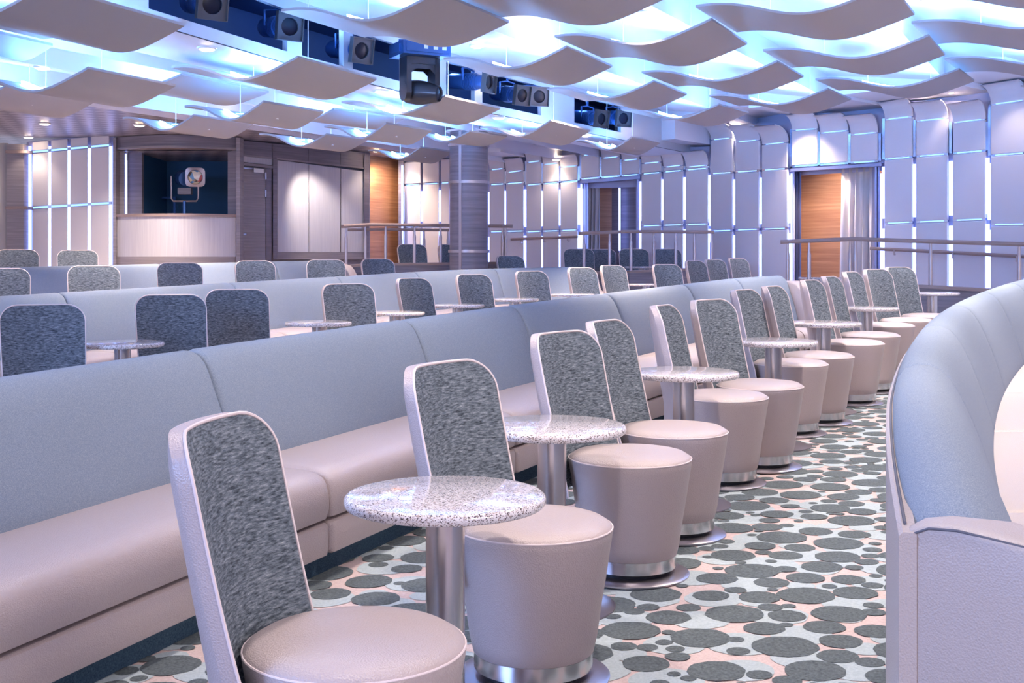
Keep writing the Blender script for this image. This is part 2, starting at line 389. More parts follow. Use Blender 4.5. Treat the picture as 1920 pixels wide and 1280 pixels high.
# ------------------------------------------------------------------ round tables
def make_table():
    t = thing('cocktail_table', '', 'table')
    mb = MB(); rt = .289; zc = .688; h = .016; prof = [(.005, zc - h), (rt - .012, zc - h)]
    for k in range(9):
        a = -math.pi / 2 + math.pi * k / 8; prof.append((rt - .012 + .012 * math.cos(a), zc + h * math.sin(a)))
    prof.append((.005, zc + h)); mb.lathe(prof, 56); build('tabletop', mb, 'granite', t, 50)
    mb = MB(); mb.lathe([(.056, .02), (.056, .673)], 32); build('column', mb, 'steel', t)
    mb = MB(); mb.lathe([(.243, 0), (.249, .004), (.247, .010), (.2, .018), (.07, .026), (.058, .03)], 48); build('base_plate', mb, 'disc', t)
    return t
TB0 = make_table(); used_t = [False]
def table(x, y, z, label, group):
    if not used_t[0]:
        used_t[0] = True; TB0.location = (x, y, z); TB0['label'] = label; TB0['group'] = group; return
    dup(TB0, (x, y, z), random.uniform(0, 6), label, group)
for i, (px, py) in enumerate([(835, 935.7), (1034.5, 803), (1282, 697), (1450, 642), (1544.6, 606.5), (1625, 580.5), (1748, 557)]):
    x, y = on_plane(px, py, .688, f1); k_ = (1, 1, .985, 1, .995, 1.012, 1.05)[i]; x *= k_; y *= k_
    table(x, y, f1(x, y), f'{ORD[i]} round speckled granite table along the carpet aisle, counted from the near end', 'granite tables of the aisle row')
for i, (px, py) in enumerate([(229.5, 645), (597, 606), (741, 587), (858, 573), (964, 561.5), (1071, 551), (1211, 534.5), (1308, 526.5)]):
    x, y = on_plane(px, py, .690, f2); k_ = (1, 1, 1.0, 1.0, 1.0, .985, 1.012, .925)[i]; x *= k_; y *= k_
    table(x, y, f2(x, y), f'{ORD[i]} small round granite table from the near end behind the long blue-grey sofa', 'granite tables of the second row')
p = W(1537, 524, 15.9); table(p.x, p.y, .50, 'round granite table behind the railing before the honey-coloured doorway panel', 'granite tables beyond the railings')
p = W(1203, 500, 19.2); table(p.x, p.y, .63, 'round granite table between chairs on the platform before the curtained doorway', 'granite tables beyond the railings')

# ------------------------------------------------------------------ sofas
PB = [(.004, .40), (.004, .86), (.010, .90), (.035, .938), (.075, .954), (.12, .952), (.155, .936), (.185, .905), (.215, .855), (.25, .78), (.285, .69), (.315, .60), (.34, .52), (.355, .46), (.36, .40)]
PS = [(.30, .255), (.83, .255), (.855, .265), (.868, .30), (.868, .36), (.858, .405), (.838, .437), (.80, .456), (.74, .466), (.6, .468), (.45, .462), (.30, .452)]
PBAND = [(.30, .105), (.845, .105), (.860, .112), (.864, .13), (.864, .225), (.860, .242), (.845, .248), (.30, .248)]
PPL = [(.05, .0), (.79, .0), (.79, .106), (.05, .106)]
PR = [(-.014, .015), (-.014, .86), (-.006, .868), (.02, .868), (.02, .015)]
def sofa(name, ridge, floor, seams, label, near_arm, far_arm, leather='leather', dip=0.0):
    pts = resample(catmull(ridge, 12), .08)
    S = [0.0]
    for a, b_ in zip(pts, pts[1:]): S.append(S[-1] + (b_ - a).length)
    def at(s_):
        s_ = clamp(s_, 0, S[-1] - 1e-6); j = max(k for k in range(len(S) - 1) if S[k] <= s_)
        t = (s_ - S[j]) / (S[j + 1] - S[j]); p_ = pts[j].lerp(pts[j + 1], t)
        a = pts[max(0, j - 2)]; c = pts[min(len(pts) - 1, j + 3)]; d = (c - a).normalized()
        n = Vector((d.y, -d.x)); base = p_ - n * .075; return base, n, floor(p_.x, p_.y)
    ox = pts[len(pts) // 2]
    root = thing(name, label, 'sofa', (ox.x, ox.y, 0))
    org = Vector((ox.x, ox.y, 0))
    def pt(s_, q, z):
        b_, n, f = at(max(0, s_)); v_ = b_ + n * q
        if s_ < 0: v_ += Vector((-n.y, n.x)) * s_
        return Vector((v_.x, v_.y, f + z - (dip * max(0, 1 - s_ / 1.1) ** 1.6 * clamp((z - .46) / .4, 0, 1) if dip else 0))) - org
    marks = [0.0] + [clamp(m_, 0, S[-1]) for m_ in seams] + [S[-1]]
    aw = .17
    if near_arm: marks[0] = aw
    if far_arm: marks[-1] = S[-1] - aw
    def part(nm, prof, mt, a, b_, soft, step=.12):
        g = .004 if soft else .001; n = max(2, int((b_ - a) / step)); cq = sum(p_[0] for p_ in prof) / len(prof); cz = sum(p_[1] for p_ in prof) / len(prof)
        ss = [a + g, a + g + .006, a + g + .02] + [lerp(a + .03, b_ - .03, k / n) for k in range(n + 1)] + [b_ - g - .02, b_ - g - .006, b_ - g]
        secs = []
        for k, s_ in enumerate(ss):
            e = min(k, len(ss) - 1 - k); d_ = {0: .024, 1: .011, 2: .003}.get(e, 0) if soft else 0
            sec = []
            for (q, z) in prof:
                if dip and nm == 'back_cushion': z = z - .065 * max(0, 1 - (s_ - .17) / .6) ** 2 * clamp((z - .46) / .4, 0, 1)
                vq, vz = q - cq, z - cz; L = math.hypot(vq, vz); sec.append(pt(s_, q - vq / L * d_, z - vz / L * d_))
            secs.append(sec)
        mb_ = MB().sweep(secs); return build(nm, mb_, mt, root, 40)
    for a, b_ in zip(marks, marks[1:]):
        if b_ - a < .25: continue
        part('back_cushion', PB, 'sofafabric', a, b_, True); part('seat_cushion', PS, leather, a, b_, True); part('front_rail', PBAND, leather, a, b_, True)
    part('plinth', PPL, 'plinth', marks[0] + .05, marks[-1] - .05, False)
    part('rear_panel', PR, leather, (.12 if dip else 0) if near_arm else marks[0], S[-1] if far_arm else marks[-1], False)
    mb_ = MB(); n = int((marks[-1] - marks[0]) / .1); mb_.tube([pt(lerp(marks[0], marks[-1], k / n), .0, .872) for k in range(n + 1)], .0035, 6); build('rear_piping', mb_, 'stitch', root)
    for a, b_, yes in ((0.0, aw, near_arm), (S[-1] - aw, S[-1], far_arm)):
        if not yes: continue
        out = [(-.004, .01), (-.004, .84), (.008, .868), (.04, .888), (.09, .896), (.2, .893), (.30, .87), (.38, .80), (.45, .70), (.52, .62), (.60, .59), (.80, .585), (.855, .57), (.875, .53), (.878, .3), (.875, .01)]
        cq, cz = .4, .45; secs = []
        for k, (s_, d_) in enumerate([(a, .02), (a + .006, .008), (a + .02, .001), (a + .05, 0), (b_ - .05, 0), (b_ - .02, .001), (b_ - .006, .008), (b_, .02)]):
            sk = (lambda q: (1 - (s_ - a) / (b_ - a)) * (.13 - .62 * max(q, 0))) if (dip and a == 0.0) else (lambda q: 0)
            secs.append([pt(s_ + sk(q), q - (q - cq) / math.hypot(q - cq, z - cz) * d_, z - (z - cz) / math.hypot(q - cq, z - cz) * d_) for q, z in out])
        am = build('arm', MB().sweep(secs), leather, root, 60)
        e = a + .012 if a == 0.0 else b_ - .012
        mb_ = MB(); mb_.tube([pt(e + ((.13 - .62 * max(q, 0)) * .93 if (dip and a == 0.0) else 0), q + .001, z - .006) for q, z in out[1:-1]], .0028, 6); build('arm_seam', mb_, 'stitch', am)
    return root
def seam_at(ridge, ys):
    pts = resample(catmull(ridge, 12), .08); s_ = 0; out = []; ys = list(ys)
    for a, b_ in zip(pts, pts[1:]):
        L = (b_ - a).length
        while ys and a.y <= ys[0] < b_.y: out.append(s_ + L * (ys[0] - a.y) / (b_.y - a.y)); ys.pop(0)
        s_ += L
    return out
sofa('banquette_sofa', RIDGE1, f1, seam_at(RIDGE1, [3.55, 5.25, 6.85, 8.0, 9.3, 10.6, 11.65]), 'long curved blue-grey sofa with pink leather seat behind the aisle stool chairs', False, True)
sofa('banquette_sofa', RIDGE0, f1, seam_at(RIDGE0, [4.05, 5.6, 6.9, 8.2, 9.4]), 'curved blue-grey sofa with leather arm end across the dotted carpet aisle', True, True, 'leather_cream', .05)
sofa('banquette_sofa', RIDGE2, f2, seam_at(RIDGE2, [8.6, 10.0, 11.9, 13.5, 15.0, 16.4]), 'pale grey sofa of the middle row, between two rows of stool chairs', False, True)
sofa('banquette_sofa', RIDGE3, f3, seam_at(RIDGE3, [12.0, 13.7, 15.3, 16.8]), 'rearmost pale sofa, before the projection booth and door', False, True)

# ------------------------------------------------------------------ ceiling: stepped strips
BND = {  # x at y=13 and slope, strips ordered from the stage side
    'A2': (8.4, .52), 'A': (6.5, .52), 'B': (4.63, .516), 'C': (2.72, .54), 'D': (.83, .54), 'F': (-2.68, .52), 'G': (-3.57, .525), 'H': (-5.1, .56), 'X': (-6.6, .56)}
FACE = [(-5.3, 3.0), (-4.15, 6.0), (-2.89, 9.13), (-2.15, 11.04), (-1.25, 12.85), (-.8, 13.9), (.41, 15.9), (1.71, 18.0), (4.2, 22.0)]
def face_x(y):
    for a, b_ in zip(FACE, FACE[1:]):
        if a[1] <= y <= b_[1]: return lerp(a[0], b_[0], (y - a[1]) / (b_[1] - a[1]))
    return FACE[0][0] if y < 5 else FACE[-1][0]
def bx(k, y): return face_x(y) if k == 'E' else BND[k][0] + BND[k][1] * (y - 13)
ORDER = ['A2', 'A', 'B', 'C', 'D', 'E', 'F', 'G', 'H', 'X']     # strip i lies between boundary i (its stage side) and boundary i+1
PH = {'F2': 1.70, 'A2': 2.25, 'A': 2.3, 'B': 2.2, 'C': 2.15, 'D': 2.1, 'E': 1.78, 'F': 1.84, 'G': 1.57, 'G3': 1.62, 'H': 1.68}
# strip called k: its stage-side edge is boundary k' and its far edge the next one
STRIP = [('A', 'A2', 'A'), ('B', 'A', 'B'), ('C', 'B', 'C'), ('Cc', 'C', 'D'), ('D', 'D', 'E'), ('E', 'E', 'F'), ('F', 'F', 'G'), ('G', 'G', 'H'), ('H', 'H', 'X')]
ZL = {'A': (2.44, 2.70), 'B': (2.34, 2.62), 'C': (2.32, 2.60), 'Cc': (2.27, 2.58), 'D': (2.22, 2.52), 'E': (1.88, 2.16), 'F': (1.90, 2.14), 'G': (1.88, 2.12), 'H': (1.86, 2.08)}
GRIDZ = 2.0
def prof_z(k, t):
    lo, hi = ZL[k]
    if k == 'E': return lo if t < .6 else lerp(lo, hi, (t - .6) / .4)
    return lerp(lo, hi, t)
def ceil_z(x, y):
    for k, a, b_ in STRIP:
        xa, xb = bx(a, y), bx(b_, y)
        if xb <= x <= xa:
            t = (xa - x) / (xa - xb); return EYE + prof_z(k, t)
    return EYE + (GRIDZ if x < bx('X', y) else 2.66)
YS = [-4 + .5 * i for i in range(55)]
mb = MB(); prev = None
for k, a, b_ in STRIP:
    lo, hi = ZL[k]
    rows = [[Vector((lerp(bx(a, y), bx(b_, y), t), y, EYE + prof_z(k, t))) for y in YS] for t in (0, .25, .5, .6, .75, 1)]
    mb.grid(rows)
    if prev is not None and a != 'E':
        mb.grid([[Vector((bx(a, y), y, EYE + lo)) for y in YS], [Vector((bx(a, y), y, EYE + prev)) for y in YS]])
    prev = hi
mb.grid([[Vector((bx('A2', y), y, EYE + 2.7)) for y in YS], [Vector((bx('A2', y) + 8, y, EYE + 2.7)) for y in YS]])
mb.grid([[Vector((bx('A2', y), y, EYE + 2.7)) for y in YS], [Vector((bx('A2', y), y, EYE + 2.36)) for y in YS]])
mb.grid([[Vector((bx('X', y), y, EYE + GRIDZ)) for y in YS], [Vector((bx('X', y), y, EYE + ZL['H'][1])) for y in YS]])
mb.grid([[Vector((bx('X', y), y, EYE + GRIDZ)) for y in YS], [Vector((bx('X', y) - 9, y, EYE + GRIDZ)) for y in YS]], mi=1)
struct(build('ceiling', mb, ['ceilwhite', 'grid'], smooth=20), 'stepped white ceiling with lit coves above hanging wave panels', 'ceiling')

# hanging wave panels : (col, K near corner, T far corner, L near corner of the other end, lift of L)
PAN = [('B', (1671, -23), (1715, 31), (1304, 14)), ('B', (1741, 71), (1772, 106), (1431, 96)), ('B', (1798, 133), (1827, 155), (1529, 150)),
       ('A', (2107, -60), (2126, -42), (1640, -35)), ('A', (2111, 8), (2115, 54), (1709, 44)), ('A', (2107, 84), (2118, 112), (1771, 112)),
       ('C', (1147, -67), (1252, -1), (801, -23)), ('C', (1334, 41), (1401, 86), (1040, 70)), ('C', (1457, 119), (1507, 147), (1203, 137)), ('C', (1552, 170), (1596, 189), (1330, 181)),
       ('D', (821, -9), (954, 46), (527, 22)), ('D', (1062, 92), (1148, 128), (832, 112)), ('D', (1225, 156), (1288, 180), (1025, 168)), ('D', (1348, 199), (1404, 214), (1165, 207)),
       ('E', (85, -21), (346, 53), (-208, 7)), ('E', (558, 112), (706, 153), (321, 128)), ('E', (835, 184), (938, 207), (640, 193)), ('E', (1033, 229), (1107, 248), (900, 241)), ('E', (1185, 260), (1238, 270), (1078, 265)),
       ('F', (-46, 55), (99, 89), (-190, 20)), ('F', (341, 143), (504, 176), (143, 109)), ('F', (626, 207), (757, 225), (508, 175)), ('F2', (880, 249), (948, 258), (765, 219)),
       ('G', (165, 133), (329, 165), (-75, 148)), ('G', (494, 195), (607, 214), (346, 201.6)), ('G3', (724, 235), (810, 248), (608, 239)),
       ('H', (13, 164), (181, 192), (-170, 172)), ('H', (363, 220), (475, 236), (230, 223)), ('H', (612, 255), (689, 265), (486, 253)), ('H', (788, 279), (848, 287), (690, 283))]
PROF = [(0, 0), (.06, .004), (.13, 0), (.21, -.016), (.3, -.052), (.39, -.098), (.48, -.136), (.56, -.154), (.64, -.150), (.72, -.128), (.8, -.092), (.88, -.05), (.95, -.014), (1, .016)]
colname = {'A': 'outermost lane beside the lit wall', 'B': 'second lane from the lit wall', 'C': 'third lane from the lit wall', 'D': 'lane in front of the spotlight trough',
           'E': 'lane just behind the spotlight trough', 'F': 'second lane behind the spotlight trough', 'G': 'third lane behind the spotlight trough', 'H': 'rearmost lane by the grid ceiling'}
cnt = {}
for (c, K, T, L) in PAN:
    h = PH[c]
    c = c[0]
    k3, t3 = PZ(*K, h), PZ(*T, h)
    e = t3 - k3; e = e.normalized() * clamp(e.length, .8, 1.75)
    t3 = k3 + e
    if c == 'F':
        Yl = k3.y * 1.01; perp = Vector((-e.y, e.x, 0)).normalized()
        # other end lies on the sight line through L, square to the short edge
        s_ = (L[0] - 960) / FP; d = perp
        den = d.x - s_ * d.y; tt = (s_ * k3.y - k3.x) / den if abs(den) > 1e-6 else 1.2
        tt = clamp(tt, .7, 1.9); l3 = k3 + d * tt; l3.z = EYE - (L[1] - H0) / FP * l3.y
        l3.z = clamp(l3.z, EYE + h - .05, EYE + h + .07)
    else:
        l3 = PZ(*L, h); d = l3 - k3
        if d.length > 2.6: l3 = k3 + d.normalized() * 2.2
    across = l3 - k3
    i = cnt.get(c, 0); cnt[c] = i + 1
    org = (k3 + t3 + l3 + (l3 + e)) / 4
    root = thing('hanging_wave_panel', f'{ORD[i]} taupe wave panel from the near end, {colname[c]}', 'ceiling panel', org, 0, 'wave panels under the ceiling')
    amp = 1.0 if c != 'F' else .8
    def sp(s_, v_, dz=0):                      # s from L (0) to K (1); v from near to far edge
        for (a, za), (b_, zb) in zip(PROF, PROF[1:]):
            if a <= s_ <= b_: zz = lerp(za, zb, (s_ - a) / (b_ - a)); break
        return k3 + across * (1 - s_) + e * v_ + Vector((0, 0, zz * amp + dz)) - org
    SS = [k / 26 for k in range(27)]; VS = [0, .5, 1]
    mb = MB(); bot = [[sp(s_, v_) for v_ in VS] for s_ in SS]; top = [[sp(s_, v_, .022) for v_ in VS] for s_ in SS]
    mb.grid(bot); mb.grid(top)
    mb.grid([[r_[0] for r_ in bot], [r_[0] for r_ in top]]); mb.grid([[r_[-1] for r_ in bot], [r_[-1] for r_ in top]])
    mb.grid([bot[0], top[0]]); mb.grid([bot[-1], top[-1]])
    build('panel_board', mb, 'baffle', root, 40)
    for v_ in (.24, .66):
        mb = MB(); A = [[sp(s_, v_, .030), sp(s_, v_ + .045, .030), sp(s_, v_ + .045, .052), sp(s_, v_, .052)] for s_ in [.3 + .55 * k / 8 for k in range(9)]]
        mb.sweep(A); build('led_or_glow_strip', mb, 'led', root, 30)
    for s_ in (.3, .75):
        p0 = sp(s_, .5, .02); wz = ceil_z(p0.x + org.x, p0.y + org.y) - org.z
        p1 = Vector((p0.x, p0.y, max(p0.z + .05, wz + .01)))
        mb = MB(); mb.tube([p0, p1], .004, 6); mb.box((p0.x - .04, p0.y - .04, p0.z - .002), (p0.x + .04, p0.y + .04, p0.z + .012)); build('hanger', mb, 'rim', root)

# spotlight trough: silver fascia with dark openings
def fpx(px, py=None):                          # y where the face crosses the sight line of column px
    s_ = (px - 960) / FP; best = None
    for k in range(600):
        y = 5 + k * .03
        d = abs(face_x(y) - s_ * y)
        if best is None or d < best[0]: best = (d, y)
    return best[1]
ZO = EYE + 2.0; ZB, ZT = ZO - .11, ZO + .53; OPH = .40
ops = [(277, 540), (565, 643), (660, 757), (838, 890), (903, 1015), (1077, 1165)]
oy = [(fpx(a), fpx(b_)) for a, b_ in ops]
mb = MB(); th = .05
def fseg(y0, y1, z0, z1):
    n = max(1, int((y1 - y0) / .4)); yy = [lerp(y0, y1, k / n) for k in range(n + 1)]
    secs = [[Vector((face_x(y), y, z0)), Vector((face_x(y), y, z1)), Vector((face_x(y) - th, y + .02, z1)), Vector((face_x(y) - th, y + .02, z0))] for y in yy]
    mb.sweep(secs)
fseg(3.2, 21.5, ZB, ZO); fseg(3.2, 21.5, ZO + OPH, ZT)
cur = 3.2
for a, b_ in oy: fseg(cur, a, ZO, ZO + OPH); cur = b_
fseg(cur, 21.5, ZO, ZO + OPH)
struct(build('trim_1', mb, 'face', smooth=25), 'long silver ceiling fascia with openings for spotlights', 'fascia')
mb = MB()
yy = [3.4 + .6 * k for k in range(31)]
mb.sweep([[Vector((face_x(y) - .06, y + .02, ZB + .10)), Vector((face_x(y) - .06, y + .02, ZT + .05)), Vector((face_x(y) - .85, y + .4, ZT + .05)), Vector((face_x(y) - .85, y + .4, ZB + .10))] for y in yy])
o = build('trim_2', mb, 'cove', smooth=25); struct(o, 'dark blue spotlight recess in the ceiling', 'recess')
# open its front: drop the faces that close the fascia side
me = o.data
import bmesh
bm = bmesh.new(); bm.from_mesh(me)
kill = [f for f in bm.faces if all(abs(v_.co.x - (face_x(v_.co.y - .02) - .06)) < .02 for v_ in f.verts)]
bmesh.ops.delete(bm, geom=kill, context='FACES_ONLY'); bm.to_mesh(me); bm.free()

def align(d, roll=0):
    return Vector(d).to_track_quat('Z', 'Y').to_matrix().to_4x4()
def make_spot():
    t = thing('profile_spotlight', '', 'spotlight')     # beam along +Z of this empty, frame at the origin
    mb = MB(); mb.lathe([(.02, -.62), (.075, -.60), (.095, -.55), (.098, -.40), (.10, -.34), (.085, -.33)], 24); build('lamp_housing', mb, 'spotbody', t)
    mb = MB()
    for k in range(7): mb.lathe([(.094, -.34 + k * .022), (.108, -.338 + k * .022), (.108, -.328 + k * .022), (.094, -.326 + k * .022)], 24)
    mb.lathe([(.092, -.35), (.092, -.16)], 24); build('barrel', mb, 'spotbody', t)
    mb = MB(); mb.lathe([(.086, -.19), (.086, -.02)], 28); mb.lathe([(.09, -.075), (.092, -.07), (.09, -.065)], 28, cap=False); build('lens_tube', mb, 'spotbody', t)
    mb = MB()                                            # square gel frame with a round hole
    n = 32; sq = []; ci = []
    for k in range(n):
        a = 2 * math.pi * k / n; c, s_ = math.cos(a), math.sin(a); q = .132 / max(abs(c), abs(s_))
        sq.append((c * q, s_ * q)); ci.append((c * .085, s_ * .085))
    rows = [[Vector((x, y, z)) for x, y in ring] for ring, z in ((ci, -.03), (sq, -.03), (sq, .035), ([(x * .93, y * .93) for x, y in sq], .035), ([(x * .93, y * .93) for x, y in sq], .005), (ci, .005), (ci, -.03))]
    mb.grid(rows, True); build('gel_frame', mb, 'spotframe', t, 30)
    mb = MB(); mb.lathe([(.084, -.015), (.05, -.008), (.005, -.005)], 28); build('lens', mb, 'glass', t)
    return t
def place_spot(px, py, Y, d, label, first=[None]):
    if first[0] is None: first[0] = make_spot(); o_ = first[0]; o_['label'] = label; o_['group'] = 'profile spotlights in the trough'
    else: o_ = dup(first[0], (0, 0, 0), 0, label, 'profile spotlights in the trough')
    p_ = W(px, py, Y); o_.location = p_
    z = Vector(d).normalized(); x = Vector((0, 0, 1)).cross(z).normalized(); y = z.cross(x)
    o_.rotation_euler = Matrix((x, y, z)).transposed().to_euler()
    # yoke and clamp, in the lamp's own frame
    inv = (Matrix.Translation(p_) @ Matrix((x, y, z)).transposed().to_4x4()).inverted()
    base = p_ - z * .3; topz = ZT + .03
    mb_ = MB(); a, b_ = base + x * .125, base - x * .125; ct = Vector((base.x, base.y, base.z + .17))
    mb_.tube([inv @ a, inv @ (a + Vector((0, 0, .15))), inv @ ct, inv @ (b_ + Vector((0, 0, .15))), inv @ b_], .012, 6)
    mb_.tube([inv @ ct, inv @ Vector((ct.x, ct.y, max(ct.z + .03, topz)))], .016, 6); build('yoke', mb_, 'spotbody', o_)
ds = (.62, -.72, -.16)
for px, py, Y, d, lab in [(398, 8, 9.65, (.55, -.78, -.2), 'black profile spotlight at the near end of the ceiling trough'),
                          (543, 50, 10.85, (.55, -.78, -.14), 'second black profile spotlight along the trough, with open square frame'),
                          (678, 95, 11.9, ds, 'black profile spotlight in the trough just before the moving-head lamp'),
                          (917, 154, 14.15, (.85, -.5, -.1), 'black profile spotlight in the trough just past the moving-head lamp'),
                          (979, 179, 15.0, ds, 'pale-framed profile spotlight, first of the pair past the moving-head lamp'),
                          (1011, 181, 15.5, (.35, -.92, -.1), 'dark-framed profile spotlight, second of the pair past the moving-head lamp'),
                          (1128, 223, 17.0, ds, 'pale-framed profile spotlight in the last opening of the trough'),
                          (1169, 222, 17.6, (.45, -.88, -.15), 'dark-framed profile spotlight at the far end of the trough')]:
    place_spot(px, py, Y, d, lab)
for y_ in (8.6, 10.2, 11.6, 13.0, 14.4, 15.6, 17.3):        # blue work lights inside the trough
    d_ = bpy.data.lights.new('trough_work_light', 'POINT'); d_.energy = 4; d_.color = (.18, .42, 1.0); d_.shadow_soft_size = .08
    o_ = bpy.data.objects.new('trough_work_light', d_); COL.objects.link(o_); o_.location = (face_x(y_) - .28, y_ + .1, ZT - .07)
# moving head
mp_ = W(787, 96, 12.25); mh = thing('moving_head_lamp', 'black moving-head stage lamp hanging from the ceiling trough', 'stage lamp', mp_, R(28))
mb = MB(); mb.box((-.27, -.2, -.07), (.27, .2, .07)); mb.box((-.24, -.215, -.045), (.24, -.2, .05)); mb.box((-.285, -.12, -.04), (-.27, .12, .04)); build('base_box', mb, 'spotbody', mh)
for k, (x, wd) in enumerate(((-.02, .045), (.09, .05), (.19, .05))):
    mb = MB(); mb.box((x - wd / 2, -.2175, -.01), (x + wd / 2, -.2145, .035)); build('display_label', mb, 'white', mh)
mb = MB()
mb.box((-.17, -.1, -.15), (.17, .1, -.075)); mb.box((-.19, -.1, -.46), (-.135, .1, -.075)); mb.box((.135, -.1, -.44), (.19, .1, -.075))
for sx in (-.1625, .1625): mb.lathe([(.1, -.03), (.1, .03)], 24, mw=Matrix.Translation((sx, 0, -.44)) @ Matrix.Rotation(R(90), 4, 'Y'))
mb.add([Vector((x, y, z)) for y in (-.09, .09) for x, z in ((-.135, -.15), (.135, -.15), (.135, -.25), (.08, -.2), (-.08, -.2), (-.135, -.25))], [(0, 1, 2, 3, 4, 5), (11, 10, 9, 8, 7, 6)])
build('yoke', mb, 'headgrey', mh, 30)
hm = Matrix.Translation((0, 0, -.44)) @ align((.62, -.75, -.12))
mb = MB(); mb.lathe([(.02, -.21), (.09, -.2), (.125, -.14), (.132, -.02), (.125, .06), (.10, .17), (.085, .23), (.078, .235), (.07, .215)], 32, mw=hm); hd = build('head', mb, 'headgrey', mh, 40)
mb = MB(); mb.lathe([(.07, .216), (.04, .222), (.003, .225)], 28, mw=hm); build('lens', mb, 'glass', hd)
mb = MB(); mb.tube([Vector((.0, .0, .07)), Vector((0, 0, ZT - mp_.z - .17))], .03, 8); mb.box((-.06, -.06, ZT - mp_.z - .2), (.06, .06, ZT - mp_.z - .17)); mb.tube([Vector((0, 0, ZT - mp_.z - .2)), Vector((-.2, .1, ZT - mp_.z - .2))], .025, 8)
build('clamp', mb, 'spotbody', mh)

# ------------------------------------------------------------------ walls
def invY(px0, y0, px1, y1):
    return lambda px: 1.0 / lerp(1 / y0, 1 / y1, (px - px0) / (px1 - px0))
WALLP = [(755, 22.6), (917, 22.1), (985, 21.8), (1088, 21.4), (1200, 20.9), (1330, 20.0), (1480, 17.9), (1655, 16.8), (1852, 15.6), (1990, 14.7)]
def wy(px):
    for a, b_ in zip(WALLP, WALLP[1:]):
        if a[0] <= px <= b_[0]: return invY(a[0], a[1], b_[0], b_[1])(px)
    return WALLP[0][1] if px < 755 else WALLP[-1][1]
def ln(y0, y1): return lambda t: lerp(y0, y1, t)
# (name, px0, px1, cells[(pxa, pxb, ytop_a, ytop_b, yj0_a, yj0_b)], j1(yL,yR), j2 or None, bottom(yL,yR), cove, doorway)
BAYS = [
 ('cut padded wall bay at the picture edge, beyond the aisle railing', 1852, 1990, [(1858, 1926, 163, 152, 196, 187), (1932, 1990, 164, 155, 197, 190)], (292, 281), (421, 419), (600, 600), True, False),
 ('lit padded wall bay between the honey-panelled doorway and the picture edge', 1654, 1852, [(1659, 1711, 196, 187, 224, 218), (1718, 1777, 197, 190, 227, 221), (1787, 1848, 199, 190, 230, 223)], (298.6, 281.6), (418.5, 410), (580, 585), True, False),
 ('padded wall bay above the honey-panelled doorway and curtain', 1482, 1653, [(1485, 1533, 219, 212, 244.5, 241), (1538, 1590, 220, 214, 249, 244), (1595, 1646, 221, 216, 252.5, 248)], (312, 301), None, (316, 305), True, True),
 ('lit padded wall bay on the column side of the honey-panelled doorway', 1330, 1482, [(1333, 1374, 238, 232, 262, 258), (1379, 1424, 239, 234, 266, 262), (1429, 1477, 240, 236, 271, 266)], (325.5, 315), (432.5, 427), (560, 565), True, False),
 ('lit padded wall bay just past the curtained dark doorway', 1200, 1330, [(1203, 1240, 283, 279, 306, 303), (1244, 1281, 285, 281, 313, 309), (1286, 1328, 288, 284, 313, 309)], (326, 314), (423, 419), (540, 545), True, False),
 ('padded wall bay above the curtained dark doorway', 1087, 1200, [(1090, 1124, 275, 272, 291, 288), (1128, 1162, 279, 276, 296, 293), (1166, 1199, 284, 281, 300.5, 297.5)], (335, 326), None, (338.5, 329), True, True),
 ('lit padded wall bay before the curtained dark doorway', 985, 1087, [(987, 1015, 288, 285, 304, 301), (1018, 1048, 290, 287, 308, 305), (1051, 1083, 294, 291, 313, 310)], (346.5, 338), (434, 430), (525, 528), True, False),
 ('lit padded wall bay just past the round column', 916, 985, [(918, 946, 300, 296, 318, 315), (949, 982, 301, 297, 323, 319)], (346, 341), (434, 432), (520, 522), True, False),
 ('lit flat wall bay between the honey-lit opening and the column', 756, 843, [(758, 789, 305, 302, 305, 302), (793, 823, 302, 299, 302, 299), (827, 843, 299, 298, 299, 298)], (346.5, 341.5), (424, 424), (515, 516), False, False),
]
